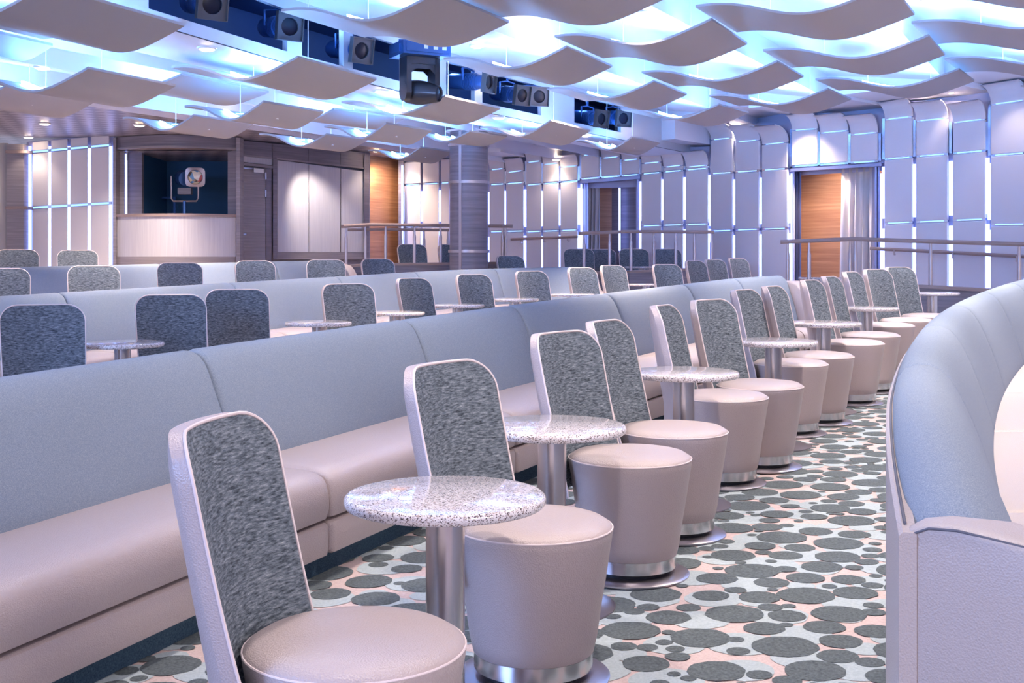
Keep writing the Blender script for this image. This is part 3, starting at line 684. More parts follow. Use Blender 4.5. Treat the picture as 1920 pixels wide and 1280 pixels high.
for lab, p0, p1, cells, j1, j2, bot, cove, dw in BAYS:
    n3 = (W(p1, 488, wy(p1)) - W(p0, 488, wy(p0))); n3 = Vector((n3.y, -n3.x, 0)).normalized()
    if n3.y > 0: n3 = -n3                       # into the room
    mid = W((p0 + p1) / 2, 488, wy((p0 + p1) / 2)); mid.z = .7
    root = thing('wall_cladding_bay', lab, 'wall panel', mid, 0, 'lit padded wall bays')
    back = -n3 * .06
    def wp(px, py): return W(px, py, wy(px)) - mid
    mb = MB(); ztop = min(c[2] for c in cells) - (8 if cove else -1)
    A, B = wp(p0, bot[0]) + back, wp(p1, bot[1]) + back; C, D = wp(p1, ztop) + back, wp(p0, ztop) + back
    mb.hexa(A, B, C, D, back * .4); build('backing_board', mb, 'wallback', root)
    tj = lambda px, jj: lerp(jj[0], jj[1], (px - p0) / (p1 - p0))
    for (a, b_, ta, tb, ja, jb) in cells:
        g = 1.5
        levels = []
        if cove: levels.append(((ja + g, jb + g), (tj(a, j1) - g, tj(b_, j1) - g)))
        else: levels.append(((ta, tb), (tj(a, j1) - g, tj(b_, j1) - g)))
        if not dw:
            if j2: levels += [((tj(a, j1) + 2.5, tj(b_, j1) + 2.5), (tj(a, j2) - g, tj(b_, j2) - g)), ((tj(a, j2) + 3, tj(b_, j2) + 3), (tj(a, bot), tj(b_, bot)))]
            else: levels += [((tj(a, j1) + 2.5, tj(b_, j1) + 2.5), (tj(a, bot), tj(b_, bot)))]
        for (u0, u1), (v0, v1) in levels:
            if v0 - u0 < 2: continue
            mb = MB(); q = [wp(a, v0), wp(b_, v1), wp(b_, u1), wp(a, u0)]
            ins = [p_ + n3 * .012 + (sum(q, Vector()) / 4 - p_).normalized() * .012 for p_ in q]
            bk = [p_ + back * .45 for p_ in q]
            mb.grid([bk, q, ins], True); mb.add(ins, [(0, 1, 2, 3)]); mb.add(bk, [(3, 2, 1, 0)]); build('padded_panel', mb, 'wallpad', root, 20)
        if cove:
            mb = MB(); H_ = (wp(a, ta) - wp(a, ja)).length; dep = clamp(H_ * .95, .16, .34); rows = []
            for k in range(9):
                u = k / 8; ang = u * math.pi / 2; up = math.sin(ang); outw = 1 - math.cos(ang)
                rows.append([wp(a, lerp(ja, ta, up)) + n3 * dep * outw, wp(b_, lerp(jb, tb, up)) + n3 * dep * outw])
            mb.grid(rows); mb.grid([[p_ - n3 * .02 + Vector((0, 0, .012)) for p_ in r_] for r_ in rows])
            for jx in (0, 1): mb.grid([[r_[jx] for r_ in rows], [r_[jx] - n3 * .02 + Vector((0, 0, .012)) for r_ in rows]])
            build('curved_top_panel', mb, 'wallpad', root, 40)
    # vertical light strips in the gaps between cells, horizontal metal channels at the joints
    edges = [(p0 + cells[0][0]) / 2] + [(c[1] + d[0]) / 2 for c, d in zip(cells, cells[1:])] + [(cells[-1][1] + p1) / 2]
    for k, px in enumerate(edges):
        wd = .020 if 0 < k < len(edges) - 1 else .028
        t_ = (W(px + 1, 488, wy(px + 1)) - W(px, 488, wy(px))).normalized()
        spans = []
        if not dw:
            y1_, yb = tj(px, j1), tj(px, bot)
            if j2: spans = [(y1_ + 14, tj(px, j2) - 9), (tj(px, j2) + 10, yb)]
            else: spans = [(y1_ + 6, yb)]
        for u, v_ in spans:
            a, b_ = wp(px, u), wp(px, v_); mb = MB(); mb.hexa(b_ - t_ * wd, b_ + t_ * wd, a + t_ * wd, a - t_ * wd, back * .5); build('led_or_glow_strip', mb, 'wled', root)
        if cove:
            a, b_ = wp(px, cells[min(k, len(cells) - 1)][4] - 2), wp(px, tj(px, j1)); mb = MB(); mb.hexa(b_ - t_ * .02, b_ + t_ * .02, a + t_ * .02, a - t_ * .02, back * .4); build('metal_channel', mb, 'chan', root)
    for jn, jj in (('j1', j1), ('j2', j2)):
        if not jj: continue
        for (a, b_, *_r) in cells:
            A, B = wp(a, tj(a, jj) + 2.3), wp(b_, tj(b_, jj) + 2.3); hh = Vector((0, 0, .032)); mb = MB(); mb.hexa(A, B, B + hh, A + hh, back * .6); build('metal_channel', mb, 'chan', root)
            m0, m1 = A.lerp(B, .12), A.lerp(B, .88); mb = MB(); mb.hexa(m0 + hh * .25 + n3 * .003, m1 + hh * .25 + n3 * .003, m1 + hh * .75 + n3 * .003, m0 + hh * .75 + n3 * .003, back * .1); build('led_or_glow_strip', mb, 'changlow', root)  # glow bar painting the reflected light onto the channel, no lamp
    if cove:
        for (a, b_, ta, tb, ja, jb) in cells:
            A, B = wp(a + 2, ja + 2), wp(b_ - 2, jb + 2); hh = Vector((0, 0, .03)); mb = MB(); mb.hexa(A, B, B + hh, A + hh, back * .6); build('metal_channel', mb, 'chan', root)
            m0, m1 = A.lerp(B, .12), A.lerp(B, .88); mb = MB(); mb.hexa(m0 + hh * .3 + n3 * .003, m1 + hh * .3 + n3 * .003, m1 + hh * .75 + n3 * .003, m0 + hh * .75 + n3 * .003, back * .1); build('led_or_glow_strip', mb, 'changlow', root)  # same painted reflection glow on the channel below the cove
# wall behind the bays
mb = MB()
def wall_strip(plist, off, z0, z1, mi=0):
    rows = [[], []]
    for px, Y in plist:
        p_ = W(px, 488, Y + off); rows[0].append(Vector((p_.x, p_.y, z0))); rows[1].append(Vector((p_.x, p_.y, z1)))
    mb.grid(rows, mi=mi)
for seg in ([(1330, 20.0), (1482, 17.9)], [(1653, 16.8), (1990, 14.7)], [(1200, 20.9), (1330, 20.0)], [(843, 22.3), (1087, 21.4)], [(740, 22.7), (860, 22.3)]): wall_strip(seg, .28, -.2, 4.4)
wall_strip([(1482, 17.9), (1653, 16.8)], .28, EYE + (H0 - 322) / FP * 17.3, 4.4); wall_strip([(1087, 21.4), (1200, 20.9)], .28, EYE + (H0 - 345) / FP * 20.4, 4.4)
struct(build('wall_right', mb, 'wallback', smooth=0), 'lilac side wall behind the lit padded bays', 'wall')

# dropped white soffits along the tops of the wall bays
BULK = []
mb = MB()
for lab, p0, p1, cells, j1, j2, bot, cove, dw in BAYS:
    if not cove: continue
    A, B = W(p0, 488, wy(p0)), W(p1, 488, wy(p1)); n3 = (B - A); n3 = Vector((n3.y, -n3.x, 0)).normalized()
    if n3.y > 0: n3 = -n3
    zt = max(W(c[0], c[2], wy(c[0])).z for c in cells) + .03; BULK.append((p0, p1, zt))
    q = [A - n3 * .3, B - n3 * .3, B + n3 * 1.15, A + n3 * 1.15]
    for p_ in q: p_.z = zt
    mb.hexa(q[0], q[1], q[2], q[3], Vector((0, 0, .75)))
struct(build('trim_6', mb, 'ceilwhite', smooth=0), 'white dropped soffit boxes above the lit wall bays', 'soffit')

# recessed downlights
DL = [(388, 93), (715, 173), (895, 88), (1020, 22), (1209, 26), (1350, 108), (1084, 151), (1469, 164), (935, 222), (1098, 255), (676, 238), (427, 194), (80, 129), (101, 212), (84, 233), (53, 258),
      (261, 236), (706, 284), (768, 296), (1043, 287), (1377, 232), (1493, 209), (1600, 214), (1730, 183), (1784, 176), (1879, 148), (1742, 5)]
DLNOTE = ['under the silver fascia near its near end', 'beside the moving-head lamp', 'behind the fascia-side wave panel above the moving-head lamp', 'high above the aisle, beside the topmost wave panel', 'second above the aisle from the topmost wave panel',
          'beside the tip of the third-lane wave panel', 'peeking under a wave panel past the spotlights', 'under the far third-lane wave panel', 'in the soffit in front of the column', 'below the last trough opening', 'before the column, above the rear railing',
          'above the booth door', 'in the near soffit above the booth', 'first of three in the grid ceiling', 'second of three in the grid ceiling', 'third of three in the grid ceiling, by the lit panels', 'above the booth header',
          'above the honey-lit doorway', 'beside the column above the rear panels', 'past the column above the lit wall', 'over the wall end of the fourth lane', 'over the honey-panelled doorway', 'beside the doorway bay curve',
          'first over the last full wall bay', 'second over the last full wall bay', 'over the cut wall bay', 'at the top edge between two wave panels']
def ceil_hit(px, py):
    lo = None
    for k in range(900):
        Y = 3 + k * .025; p_ = W(px, py, Y)
        if p_.z > ceil_z(p_.x, p_.y) - .02: return p_
        for (a, b_, zt) in BULK:
            if a <= px <= b_ and p_.z > zt - .01 and Y > wy(px) - 1.5: p_.z = zt; return p_
    return W(px, py, 18)
sl = bpy.data.lights.new('downlight_or_fill_beam', 'SPOT'); sl.energy = SPOT_W; sl.color = (1.0, .80, .62); sl.spot_size = R(100); sl.spot_blend = .75; sl.shadow_soft_size = .05
sl2 = sl.copy(); sl2.energy = 95; sl4 = sl.copy(); sl4.energy = 150; sl3 = sl.copy(); sl3.energy = 16
for (x_, y_, e_) in ((.5, 2.9, 88), (1.5, 4.6, 135), (2.3, 6.4, 175), (3.2, 8.2, 215), (-1.1, 4.0, 80), (-.2, 6.2, 105), (4.1, 10.0, 200), (4.7, 12.0, 210), (2.6, 11.6, 130), (1.6, 14.4, 120), (-4.6, 12.4, 120), (-3.3, 15.0, 120), (-5.2, 15.3, 90)):   # added warm fill spots without fittings, standing in for ceiling downlights
    sx = bpy.data.lights.new('downlight_or_fill_beam', 'SPOT'); sx.energy = e_; sx.color = (1.0, .88, .80); sx.spot_size = R(95); sx.spot_blend = .8; sx.shadow_soft_size = .06
    so = bpy.data.objects.new('downlight_or_fill_beam', sx); COL.objects.link(so); so.location = (x_, y_, 3.3 if x_ > -2 else 3.0)
for (px, py), note in zip(DL, DLNOTE):
    p_ = ceil_hit(px, py); z = min(ceil_z(p_.x, p_.y), p_.z + .03); p_.z = z
    root = thing('recessed_downlight', 'warm recessed downlight ' + note, 'downlight', (p_.x, p_.y, z - .03), 0, 'warm recessed downlights')
    mb = MB(); mb.lathe([(.07, .05), (.088, .032), (.09, .024), (.085, .016), (.068, .012), (.066, .05)], 28, cap=False); build('trim_ring', mb, 'rim', root)
    mb = MB(); mb.lathe([(.068, .014), (.05, .004), (.003, .0)], 24); build('lamp_glass', mb, 'lamp', root)
    lo = bpy.data.objects.new('downlight_or_fill_beam', sl3 if (px > 1690 and py > 100) else (sl if px > 1000 else sl4) if p_.y < 15.6 else (sl2 if p_.y < 18.3 else sl3)); COL.objects.link(lo); lo.location = (p_.x, p_.y, z - .06)

# doorway with honey-coloured panel and curtain
def quadbox(name, parent, org, pA, pB, yA0, yA1, yB0, yB1, YA, YB, thick, mt):
    """slab from column pA (rows yA0..yA1) to pB at depths YA, YB"""
    mb_ = MB(); a0, a1, b0, b1 = W(pA, yA0, YA) - org, W(pA, yA1, YA) - org, W(pB, yB0, YB) - org, W(pB, yB1, YB) - org
    mb_.hexa(a1, b1, b0, a0, Vector((0, thick, 0))); return build(name, mb_, mt, parent)
def drape(name, px0, px1, y0a, y0b, y1, YA, YB, folds, label):
    rows = []; n = folds * 10
    top0 = W(px0, y0a, YA); top1 = W(px1, y0b, YB); b0 = W(px0 - 3, y1, YA); b1 = W(px1, y1, YB)
    d = (top1 - top0); d.z = 0; nrm = Vector((d.y, -d.x, 0)).normalized()
    for v_ in range(13):
        t = v_ / 12; r_ = []
        for k in range(n + 1):
            u = k / n; p_ = top0.lerp(top1, u).lerp(b0.lerp(b1, u), t)
            amp = .055 * (.5 + .7 * t); ph = 2 * math.pi * folds * (u + .02 * math.sin(3 * u * 6.3 + t)); p_ += nrm * (amp * math.sin(ph) + .012 * math.sin(2.3 * ph + t * 2)); r_.append(p_)
        rows.append(r_)
    mb_ = MB(); mb_.grid(rows); mb_.grid([[p_ + nrm * .004 for p_ in r_] for r_ in rows]); o_ = build(name, mb_, 'curtain', None, 60)
    tag(o_, label, 'curtain'); return o_
Yd0, Yd1 = wy(1484), wy(1652)
od = W(1567, 488, (Yd0 + Yd1) / 2)
fr = thing('door_frame', 'blue-grey metal frame around the honey-panelled doorway', 'door frame', od)
quadbox('header', fr, od, 1482, 1653, 316, 321.5, 305, 311, Yd0 - .02, Yd1 - .02, .14, 'doorframe')
for a, b_ in ((1485, 1489.5), (1491, 1495), (1496.5, 1502)): quadbox('jamb', fr, od, a, b_, 321, 560, 320.5, 560, Yd0 + .1, Yd0 + .05, .12, 'doorframe')
for a, b_ in ((1640, 1644), (1646, 1650)): quadbox('jamb', fr, od, a, b_, 310, 560, 310, 560, Yd1 + .12, Yd1 + .1, .12, 'doorframe')
for a in (1483, 1651.5): quadbox('led_or_glow_strip', fr, od, a, a + 2.5, 325, 560, 325, 560, wy(a) - .01, wy(a + 1), .03, 'wled')
mb = MB(); mb.hexa(W(1495, 590, 18.6), W(1660, 590, 17.8), W(1660, 290, 17.8), W(1495, 290, 18.6), Vector((0, .06, 0)))
struct(build('wall_doorway_panel', mb, 'warmwood', smooth=0), 'honey-brown wood panel inside the doorway beside the curtain', 'wall')
drape('doorway_curtain', 1579, 1645, 317, 312, 555, 17.55, 17.15, 5, 'pale pink-grey curtain drawn to one side of the honey-panelled doorway')
Yc0, Yc1 = wy(1088), wy(1199)
oc = W(1145, 488, (Yc0 + Yc1) / 2)
fr = thing('door_frame', 'blue-grey metal frame around the dark curtained doorway', 'door frame', oc)
quadbox('header', fr, oc, 1088, 1200, 338.5, 343.5, 329, 335, Yc0 - .02, Yc1 - .02, .14, 'doorframe')
for a, b_ in ((1094, 1098), (1099, 1103)): quadbox('jamb', fr, oc, a, b_, 343, 530, 343, 530, Yc0 + .1, Yc0 + .08, .12, 'doorframe')
quadbox('jamb', fr, oc, 1194, 1198, 335, 530, 335, 530, Yc1 + .1, Yc1 + .08, .12, 'doorframe')
for a in (1088.5, 1198.5): quadbox('led_or_glow_strip', fr, oc, a, a + 3, 345, 530, 345, 530, wy(a) - .01, wy(a + 1), .03, 'wled')
mb = MB(); mb.hexa(W(1095, 560, 22.2), W(1147, 560, 22.3), W(1147, 320, 22.3), W(1095, 320, 22.2), Vector((0, .06, 0)), 0)
mb.hexa(W(1147, 560, 22.3), W(1210, 560, 21.6), W(1210, 320, 21.6), W(1147, 320, 22.3), Vector((0, .06, 0)), 1)
struct(build('wall_dark_doorway_panel', mb, ['warmwood', 'darkwood'], smooth=0), 'brown and dark wood lining inside the curtained doorway', 'wall')
lb = quadbox('lit_slot', None, Vector(), 1160, 1163.5, 352, 470, 352, 470, 22.0, 21.97, .02, 'wled'); tag(lb, 'thin blue light slot in the dark doorway lining', 'light strip')
drape('doorway_curtain', 1104, 1124, 345, 344, 505, 21.9, 21.8, 3, 'narrow white curtain gathered at one side of the dark doorway')

# back wall: door, veneer panels, booth, honey-lit opening
yb = invY(446, 19.0, 692, 21.3)
def bslab(name, parent, org, a, b_, u0, u1, v0, v1, thick, mt, off=0):   # u: rows at a (top,bottom); v: rows at b
    return quadbox(name, parent, org, a, b_, u0, u1, v0, v1, yb(a) - off, yb(b_) - off, thick, mt)
mb = MB(); rows = [[], []]
for px in (430, 560, 694):
    p_ = W(px, 488, yb(px) + .12); rows[0].append(Vector((p_.x, p_.y, .3))); rows[1].append(Vector((p_.x, p_.y, 3.9)))
mb.grid(rows); struct(build('wall_back', mb, 'greywood', smooth=0), 'rear wall with door and pale panels', 'wall')
z0 = Vector()
hdr = W(560, 270, yb(560)); ht = thing('veneer_header', 'dark grey wood band above the door and pale panels', 'wall trim', hdr)
for a, b_ in ((450, 510), (511, 578), (579, 638), (639, 684)):
    ta = lambda px: H0 - 1.985 * FP / yb(px); ba = lambda px: lerp(289, 314.5, (px - 450) / 234)
    bslab('header_board', ht, hdr, a, b_ + .3, ta(a), ba(a), ta(b_), ba(b_), .06, 'darkwood', .04)
bslab('header_lip', ht, hdr, 450, 684, 288.5, 291.5, 313.5, 316.5, .07, 'greywood', .06)
for a, b_, na in ((520, 578.5, 'beside the door'), (579.5, 638, 'in the middle'), (639.5, 683, 'beside the honey-lit opening')):
    tp = lambda px: lerp(300, 321.5, (px - 520) / 163)
    o = bslab('pale_veneer_cladding', None, z0, a, b_, tp(a), 472.5, tp(b_), 472.5, .03, 'veneer', .02)
    tag(o, 'pale lilac wood wall panel ' + na, 'wall panel', 'pale panels of the rear wall')
o = bslab('baseboard_back', None, z0, 515, 690, 473, 486, 473, 486, .05, 'greywood', .04); struct(o)
o = bslab('trim_3', None, z0, 683, 692, 290, 486, 291, 486, .12, 'darkwood', .08); struct(o)
o = bslab('trim_4', None, z0, 512, 519, 294, 486, 294.5, 486, .1, 'darkwood', .07); struct(o)
dr = W(475, 400, yb(475)); dt = struct(thing('door_1', 'grey-brown wooden door with steel closer beside the booth', 'door', dr))
bslab('door_leaf', dt, dr, 449, 498, 311, 492, 316, 492, .04, 'greywood', .03)
bslab('transom', dt, dr, 450, 511, 289, 303, 291, 310, .03, 'veneer', .02)
bslab('door_frame_head', dt, dr, 449, 512, 304, 309, 311, 316, .08, 'greywood', .06)
bslab('door_jamb', dt, dr, 499, 509, 312, 490, 313, 490, .07, 'darkwood', .04)
bslab('closer_arm', dt, dr, 450, 477, 312.5, 315, 315.5, 318, .02, 'steel', .07)
bslab('door_closer', dt, dr, 476, 494, 315, 322.5, 316.5, 324, .05, 'white', .1)
for yy_ in (323, 356): bslab('hinge', dt, dr, 497, 500, yy_, yy_ + 13, yy_ + .3, yy_ + 13, .03, 'steel', .06)
bslab('door_handle', dt, dr, 450, 462, 437.5, 440.5, 437.5, 440.5, .05, 'steel', .09)
# honey-lit opening
mb = MB(); mb.hexa(W(690, 520, 21.9), W(752, 520, 22.9), W(752, 280, 22.9), W(690, 280, 21.9), Vector((0, .05, 0)))
struct(build('wall_honey_opening', mb, 'warmwood', smooth=0), 'honey-lit wood lining of the rear opening', 'wall')
mb = MB(); mb.hexa(W(747, 520, 22.45), W(756, 520, 22.45), W(756, 300, 22.45), W(747, 300, 22.45), Vector((0, .2, 0))); struct(build('trim_5', mb, 'darkwood', smooth=0))
mb = MB(); mb.hexa(W(752.5, 515, 22.4), W(756, 515, 22.4), W(756, 310, 22.4), W(752.5, 310, 22.4), Vector((0, .03, 0))); tag(build('lit_slot', mb, 'wled', smooth=0), 'blue light strip on the edge beside the honey-lit opening', 'light strip')
mb = MB(); hp = PZ(715, 290, 1.95); 
def pspot(name, loc, to, watt, col, ang):
    d = bpy.data.lights.new(name, 'SPOT'); d.energy = watt; d.color = col; d.spot_size = R(ang); d.spot_blend = .8; d.shadow_soft_size = .06
    o_ = bpy.data.objects.new(name, d); COL.objects.link(o_); o_.location = loc; o_.rotation_euler = (Vector(to) - Vector(loc)).to_track_quat('-Z', 'Y').to_euler()
pspot('opening_lamp', W(716, 300, 21.6), W(722, 420, 22.4), 80, (1, .74, .48), 120)
pspot('doorway_lamp', W(1560, 325, 17.4), W(1555, 500, 18.0), 42, (1, .76, .58), 130)
pspot('panel_lamp', W(590, 275, 19.3), W(592, 420, 20.35), 90, (1, .86, .76), 60)
pspot('booth_lamp', W(270, 262, 16.9), W(262, 460, 18.2), 90, (1, .84, .7), 70)

# left wall bay
lw = invY(40, 18.9, 214, 18.5)
lm = W(130, 488, lw(130)); lm.z = .7
root = thing('wall_cladding_bay', 'flat wall bay with bright blue light strips between the booth and the wooden pillar', 'wall panel', lm, 0, 'lit padded wall bays')
quadbox('backing_board', root, lm, 50, 214, 266, 540, 248, 540, lw(50) + .08, lw(214) + .08, .06, 'wallback')
lc = [(61.5, 90), (96, 126), (132.5, 164), (171, 204)]
for a, b_ in lc:
    for (r0, r1) in (((267, 253), (282.5, 269.5)), ((288, 275), (386.5, 378)), ((392.5, 383.5), (530, 530))):
        f_ = lambda rr, px: lerp(rr[0], rr[1], (px - 61) / 145)
        quadbox('padded_panel', root, lm, a, b_, f_(r0, a), f_(r1, a), f_(r0, b_), f_(r1, b_), lw(a), lw(b_), .05, 'wallpad')
for px, wd in ((54, 4.0), (93, 1.9), (129, 1.9), (167.5, 2.0), (207, 2.6)):
    quadbox('led_or_glow_strip', root, lm, px - wd, px + wd, 274, 530, 274, 530, lw(px) + .03, lw(px) + .03, .02, 'wled')
for rr in ((284.7, 271.7), (389.4, 380.5)):
    f_ = lambda px: lerp(rr[0], rr[1], (px - 61) / 145)
    quadbox('metal_channel', root, lm, 50, 209, f_(50) - 2.6, f_(50) + 2.6, f_(209) - 2.6, f_(209) + 2.6, lw(50) - .01, lw(209) - .01, .03, 'chan')
    for a, b_ in lc: quadbox('led_or_glow_strip', root, lm, a, b_, f_(a) - 1.7, f_(a) + 1.7, f_(b_) - 1.7, f_(b_) + 1.7, lw(a) - .015, lw(b_) - .015, .004, 'changlow')  # glowing bars stand in for light reflected by the channel
pl = W(28, 400, 18.7); pl.z = .6; root = thing('square_pillar', 'grey wooden pillar with copper bands beside the bright blue light strip', 'pillar', pl)
quadbox('shaft', root, pl, 12, 44, 270, 540, 270, 540, 18.7, 18.7, .4, 'greywood')
for y_ in (284, 389): quadbox('band', root, pl, 10, 51, y_ - 2.5, y_ + 3, y_ - 2.5, y_ + 3, 18.66, 18.66, .45, 'railwood')
mb = MB(); mb.hexa(W(-260, 545, 18.0), W(13, 545, 18.75), W(13, 268, 18.75), W(-260, 268, 18.0), Vector((0, .06, 0))); struct(build('wall_left', mb, 'beige', smooth=0), 'plain beige wall beyond the wooden pillar', 'wall')

# projection booth
bo = W(330, 440, 18.6); bo.z = .7
booth = thing('projection_booth', 'wooden projection booth with curved pale counter and dark interior', 'booth', bo)
def arcY(u): return 18.65 - .38 * math.sin(math.pi * clamp(u, 0, 1))
def curved(name, z0_, z1_, inset, thick, mt, a=215.0, b_=446.0, pu=(0, 1)):
    n = 20; secs = []
    for k in range(n + 1):
        u = lerp(pu[0], pu[1], k / n); px = lerp(a, b_, u); Y = arcY(u) + inset; base = W(px, 488, 18.65); x = base.x
        secs.append([Vector((x, Y, z)) - bo for z in (z0_, z1_)] + [Vector((x, Y + thick, z)) - bo for z in (z1_, z0_)])
    return build(name, MB().sweep(secs), mt, booth, 30)
zz = lambda y_: EYE + (H0 - y_) / FP * 18.65
curved('header', zz(277), EYE + 1.99, 0, .25, 'darkwood'); curved('header_lip', zz(281.5), zz(277), -.03, .30, 'greywood')
curved('counter_ledge', zz(407), zz(402), -.05, .4, 'railwood'); curved('counter_front', zz(481), zz(407), 0.0, .08, 'veneer', pu=(.015, .985)); curved('counter_kick', zz(500), zz(481), -.015, .1, 'greywood')
for nm, a, b_, t_, bt, Y, th_, mt in (('post', 212, 217, 258, 500, 18.55, .25, 'greywood'), ('post', 443, 450, 258, 500, 18.55, .25, 'greywood'), ('inner_post', 217, 233, 280, 404, 18.75, .1, 'greywood'),
                                      ('inner_post', 239, 266, 280, 404, 18.95, .1, 'darkwood'), ('inner_post', 427, 444, 280, 404, 18.75, .12, 'darkwood')):
    quadbox(nm, booth, bo, a, b_, t_, bt, t_, bt, Y, Y, th_, mt)
quadbox('led_or_glow_strip', booth, bo, 234.5, 236.5, 288, 402, 288, 402, 18.8, 18.8, .02, 'wled')
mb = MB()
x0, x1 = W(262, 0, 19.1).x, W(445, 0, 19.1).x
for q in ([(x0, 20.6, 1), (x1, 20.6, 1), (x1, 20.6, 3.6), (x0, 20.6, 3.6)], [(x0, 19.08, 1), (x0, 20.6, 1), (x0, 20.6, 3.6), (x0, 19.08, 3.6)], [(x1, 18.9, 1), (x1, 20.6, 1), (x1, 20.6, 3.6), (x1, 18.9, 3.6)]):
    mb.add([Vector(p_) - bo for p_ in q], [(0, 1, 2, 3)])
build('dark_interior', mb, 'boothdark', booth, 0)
mb = MB(); zc = zz(283); mb.add([Vector(p_) - bo for p_ in ((x0 - .3, 18.6, zc), (x1, 18.6, zc), (x1, 20.6, zc), (x0 - .3, 20.6, zc))], [(0, 1, 2, 3)]); build('booth_ceiling', mb, 'grid', booth, 0)
for a, b_, t_, bt in ((291, 295, 370, 404), (325, 329, 372, 404), (291, 329, 369, 372.5)): quadbox('monitor_rack', booth, bo, a, b_, t_, bt, t_, bt, 20.3, 20.3, .04, 'spotbody')
# follow spot
fp_ = W(346, 372, 19.0); fs = thing('follow_spotlight', 'follow spotlight with rounded front frame on a stand in the booth window', 'spotlight', fp_)
def loc(px, py, Y=19.0): return W(px, py, Y) - fp_
am = Matrix.Translation(loc(349, 335)) @ align((.42, -.9, -.1))
mb = MB(); mb.lathe([(.02, -.52), (.11, -.5), (.13, -.4), (.13, -.05), (.12, .0)], 24, mw=am); build('barrel', mb, 'spotbody', fs)
am2 = Matrix.Translation(loc(366, 332, 18.85)) @ align((.25, -.97, -.05)); n = 32; sq = []
for k in range(n):
    a = 2 * math.pi * k / n; c, s_ = math.cos(a), math.sin(a); q = .158 / (abs(c) ** 5 + abs(s_) ** 5) ** .2; sq.append((c * q, s_ * q))
mb = MB(); rows = [[am2 @ Vector((x, y, z)) for x, y in ring] for ring, z in (([(math.cos(2 * math.pi * k / n) * .115, math.sin(2 * math.pi * k / n) * .115) for k in range(n)], -.02), (sq, -.03), (sq, .02), ([(math.cos(2 * math.pi * k / n) * .12, math.sin(2 * math.pi * k / n) * .12) for k in range(n)], .03), ([(math.cos(2 * math.pi * k / n) * .115, math.sin(2 * math.pi * k / n) * .115) for k in range(n)], -.02))]
mb.grid(rows, True); build('front_frame', mb, 'railmetal', fs, 30)
mb = MB(); mb.lathe([(.114, .0), (.08, .03), (.003, .04)], 24, mw=am2); build('lens', mb, 'lensglint', fs)
mb = MB(); mb.tube([loc(321, 330), loc(321.5, 372), loc(325, 377), loc(368, 377), loc(371.5, 372), loc(372, 345)], .015, 8); build('yoke', mb, 'railmetal', fs)
mb = MB(); mb.tube([loc(346, 377), loc(346, 405), Vector((loc(346, 405).x, loc(346, 405).y, .72 - fp_.z))], .03, 10); build('stand_pole', mb, 'spotbody', fs)
mb = MB(); mb.box(loc(333, 364), loc(358, 352) + Vector((0, .1, 0))); build('ballast_box', mb, 'greywood', fs)
mb = MB(); mb.lathe([(.25, 0), (.25, .02), (.03, .05)], 20, mw=Matrix.Translation((loc(346, 405).x, 0, .70 - fp_.z))); build('stand_base', mb, 'spotbody', fs)

# round column
cy = 17.45; cp = W(879, 488, cy); cz0 = .42; ctop = ceil_z(cp.x, cp.y) + .05
root = struct(thing('round_column', 'round grey wood column with metal bands before the rear railing', 'column', (cp.x, cp.y, cz0)))
cr = 36.0 / FP * cy
mb = MB(); mb.lathe([(cr, 0), (cr, ctop - cz0)], 48); build('shaft', mb, 'darkwood', root)
for y_ in (273, 342.5, 471):
    z = EYE + (H0 - y_) / FP * cy - cz0; mb = MB(); mb.lathe([(cr, z - .022), (cr + .022, z - .022), (cr + .022, z + .022), (cr, z + .022)], 48); build('band', mb, 'railmetal', root)
for dx in (864.5, 895): 
    if dx > 870: continue
    a = math.atan2(-math.sqrt(1 - ((dx - 879) / 36) ** 2), (dx - 879) / 36); mb = MB(); m_ = Matrix.Rotation(a, 4, 'Z'); mb.box((cr - .01, -.022, 0), (cr + .008, .022, ctop - cz0), mw=m_); build('vertical_strip', mb, 'railmetal', root)
z = EYE + (H0 - 247) / FP * cy - cz0; mb = MB(); mb.lathe([(cr + .05, z - .01), (cr + .06, z), (cr + .06, z + .012), (cr, z + .02)], 48); build('ceiling_collar', mb, 'ceilwhite', root)

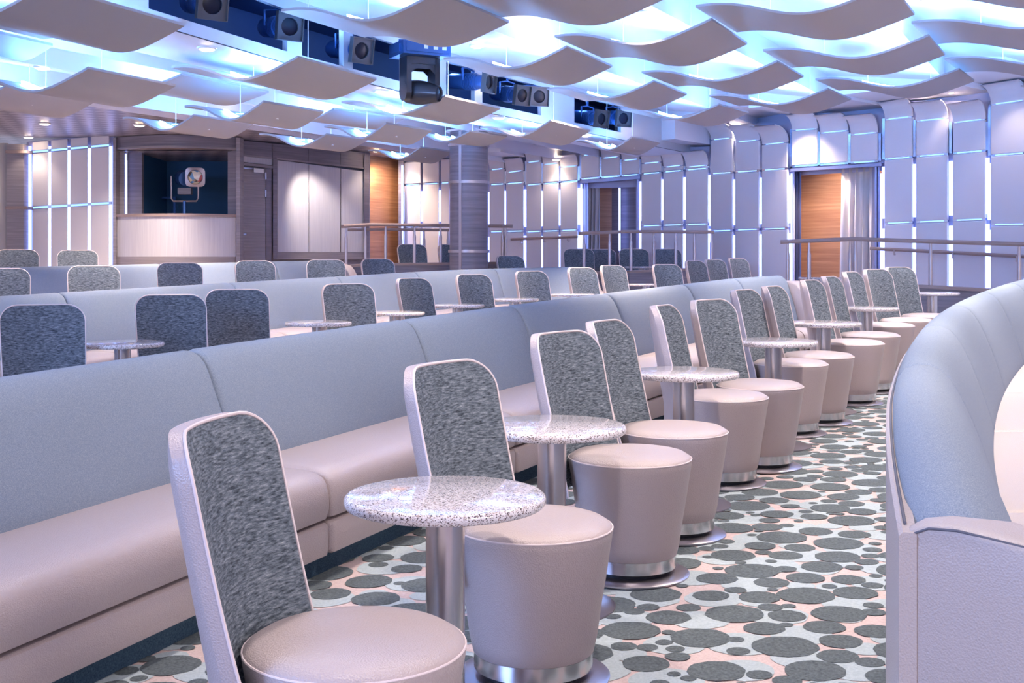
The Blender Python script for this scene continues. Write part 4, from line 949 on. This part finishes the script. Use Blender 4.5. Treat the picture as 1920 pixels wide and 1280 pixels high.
# knee walls and railings
def knee(name, poly, caps, label, th_=.12):
    mid_ = poly[len(poly) // 2]; og = Vector((mid_.x, mid_.y, 0)); root = thing(name, label, 'knee wall', og)
    secs = []; cs = []
    for i, (p_, zc) in enumerate(zip(poly, caps)):
        a = poly[max(0, i - 1)]; c = poly[min(len(poly) - 1, i + 1)]; d = (c - a).normalized(); n = Vector((-d.y, d.x))
        P = lambda q, z: Vector((p_.x + n.x * q, p_.y + n.y * q, z)) - og
        secs.append([P(0, .05), P(0, zc - .04), P(th_, zc - .04), P(th_, .05)]); cs.append([P(-.03, zc - .04), P(-.03, zc), P(th_ + .03, zc), P(th_ + .03, zc - .04)])
    build('wall_board', MB().sweep(secs), 'darkwood', root, 20); build('cap', MB().sweep(cs), 'railwood', root, 20)
def rail(name, pts3, posts, cap_z, label, low=None, rr=.028):
    og = pts3[len(pts3) // 2].copy(); og.z = 1.0; root = thing(name, label, 'railing', og)
    mb_ = MB(); q = [p_ - og for p_ in pts3]; secs = []
    for i, p_ in enumerate(q):
        a = q[max(0, i - 1)]; c = q[min(len(q) - 1, i + 1)]; d = (c - a); d.z = 0; d.normalize(); n = Vector((-d.y, d.x, 0)); secs.append([p_ + n * x + Vector((0, 0, z)) for x, z in ((-.04, -.012), (-.03, -.026), (.03, -.026), (.04, -.012), (.04, .012), (.03, .026), (-.03, .026), (-.04, .012))])
    mb_.sweep(secs); build('handrail', mb_, 'railwood', root, 40)
    for px in posts:
        for a, b_ in zip(pts3, pts3[1:]):
            pa = 960 + FP * a.x / a.y; pb = 960 + FP * b_.x / b_.y
            if min(pa, pb) - .5 <= px <= max(pa, pb) + .5:
                s_ = (px - 960) / FP; d = b_ - a; t = (s_ * a.y - a.x) / (d.x - s_ * d.y); p_ = a + d * clamp(t, 0, 1)
                zb = cap_z(p_.x, p_.y); h = p_.z - zb - .024
                mb_ = MB(); mt_ = Matrix.Translation(Vector((p_.x, p_.y, zb)) - og); mb_.lathe([(.026, 0), (.026, h - .16), (.018, h - .12), (.016, h)], 14, mw=mt_); build('post', mb_, 'railmetal', root); break
    return root
capR = [W(1478, 526, 15.0).z, W(1600, 527, 14.7).z, W(1840, 540, 13.9).z, W(1990, 546, 13.5).z]
knee('knee_wall', KNEE_R, capR, 'dark wooden knee wall under the railing beyond the end of the aisle')
def capfun(poly, caps):
    def f(x, y):
        best = None; P = Vector((x, y))
        for (a, b_), (za, zb) in zip(zip(poly, poly[1:]), zip(caps, caps[1:])):
            d = b_ - a; t = clamp((P - a).dot(d) / d.length_squared, 0, 1); L = (a + d * t - P).length
            if best is None or L < best[0]: best = (L, lerp(za, zb, t))
        return best[1]
    return f
offR = Vector((.03, .06, 0))
rail('stage_railing', [W(1464, 453.5, 15.08), W(1600, 448, 14.76), W(1760, 453, 14.24), W(1990, 460, 13.58)], [1477, 1517, 1594, 1604, 1745, 1911], capfun(KNEE_R, capR), 'wooden handrail with metal posts on the knee wall before the honey-panelled doorway')
capM = [W(1100, 509.5, 18.4).z, W(1180, 507, 18.7).z, W(1340, 500, 18.7).z]
knee('knee_wall', KNEE_M, capM, 'wooden knee wall in front of the platform with four stool chairs')
rail('stage_railing', [W(1087, 437.5, 18.42), W(1180, 434, 18.76), W(1338, 435, 18.76)], [1095, 1143, 1183, 1226, 1267, 1302, 1334], capfun(KNEE_M, capM), 'wooden handrail with posts before the dark curtained doorway')
capB = [W(656, 496, 18.05).z, W(700, 493.5, 18.2).z, W(980, 490, 18.4).z]
knee('knee_wall', KNEE_B, capB, 'wooden knee wall behind the round column')
rail('stage_railing', [W(642, 424.5, 18.0), W(693, 421, 18.3), W(842, 422.5, 18.42), W(961, 424, 18.46)], [649, 685, 723, 777, 826, 942, 948], capfun(KNEE_B, capB), 'wooden handrail with posts behind the round column')
rail('stage_railing', [W(652, 430.5, 20.0), W(745, 430, 20.2), W(842, 431, 20.3)], [752, 795, 840], lambda x, y: .70, 'second handrail further behind the round column')
# wall handrails
def wall_rail(pts3, label):
    og = pts3[0].copy(); root = thing('wall_handrail', label, 'handrail', og)
    mb_ = MB(); mb_.tube([p_ - og for p_ in pts3], .026, 10); build('rail_bar', mb_, 'railwood', root)
    for t in (.15, .5, .85):
        p_ = pts3[0].lerp(pts3[-1], t) - og; mb_ = MB(); mb_.tube([p_, p_ + Vector((0, 0, -.07)), p_ + Vector((.07, .17, -.07))], .01, 6); build('bracket', mb_, 'railmetal', root)
wall_rail([W(1632, 465.5, wy(1660) - .16), W(1760, 472, wy(1760) - .14), W(1960, 483, wy(1960) - .14)], 'brown wall handrail along the lit padded bay beyond the aisle railing')
wall_rail([W(958, 448.5, wy(958) - .12), W(1083, 443.5, wy(1083) - .12)], 'brown wall handrail between the column and the dark curtained doorway')
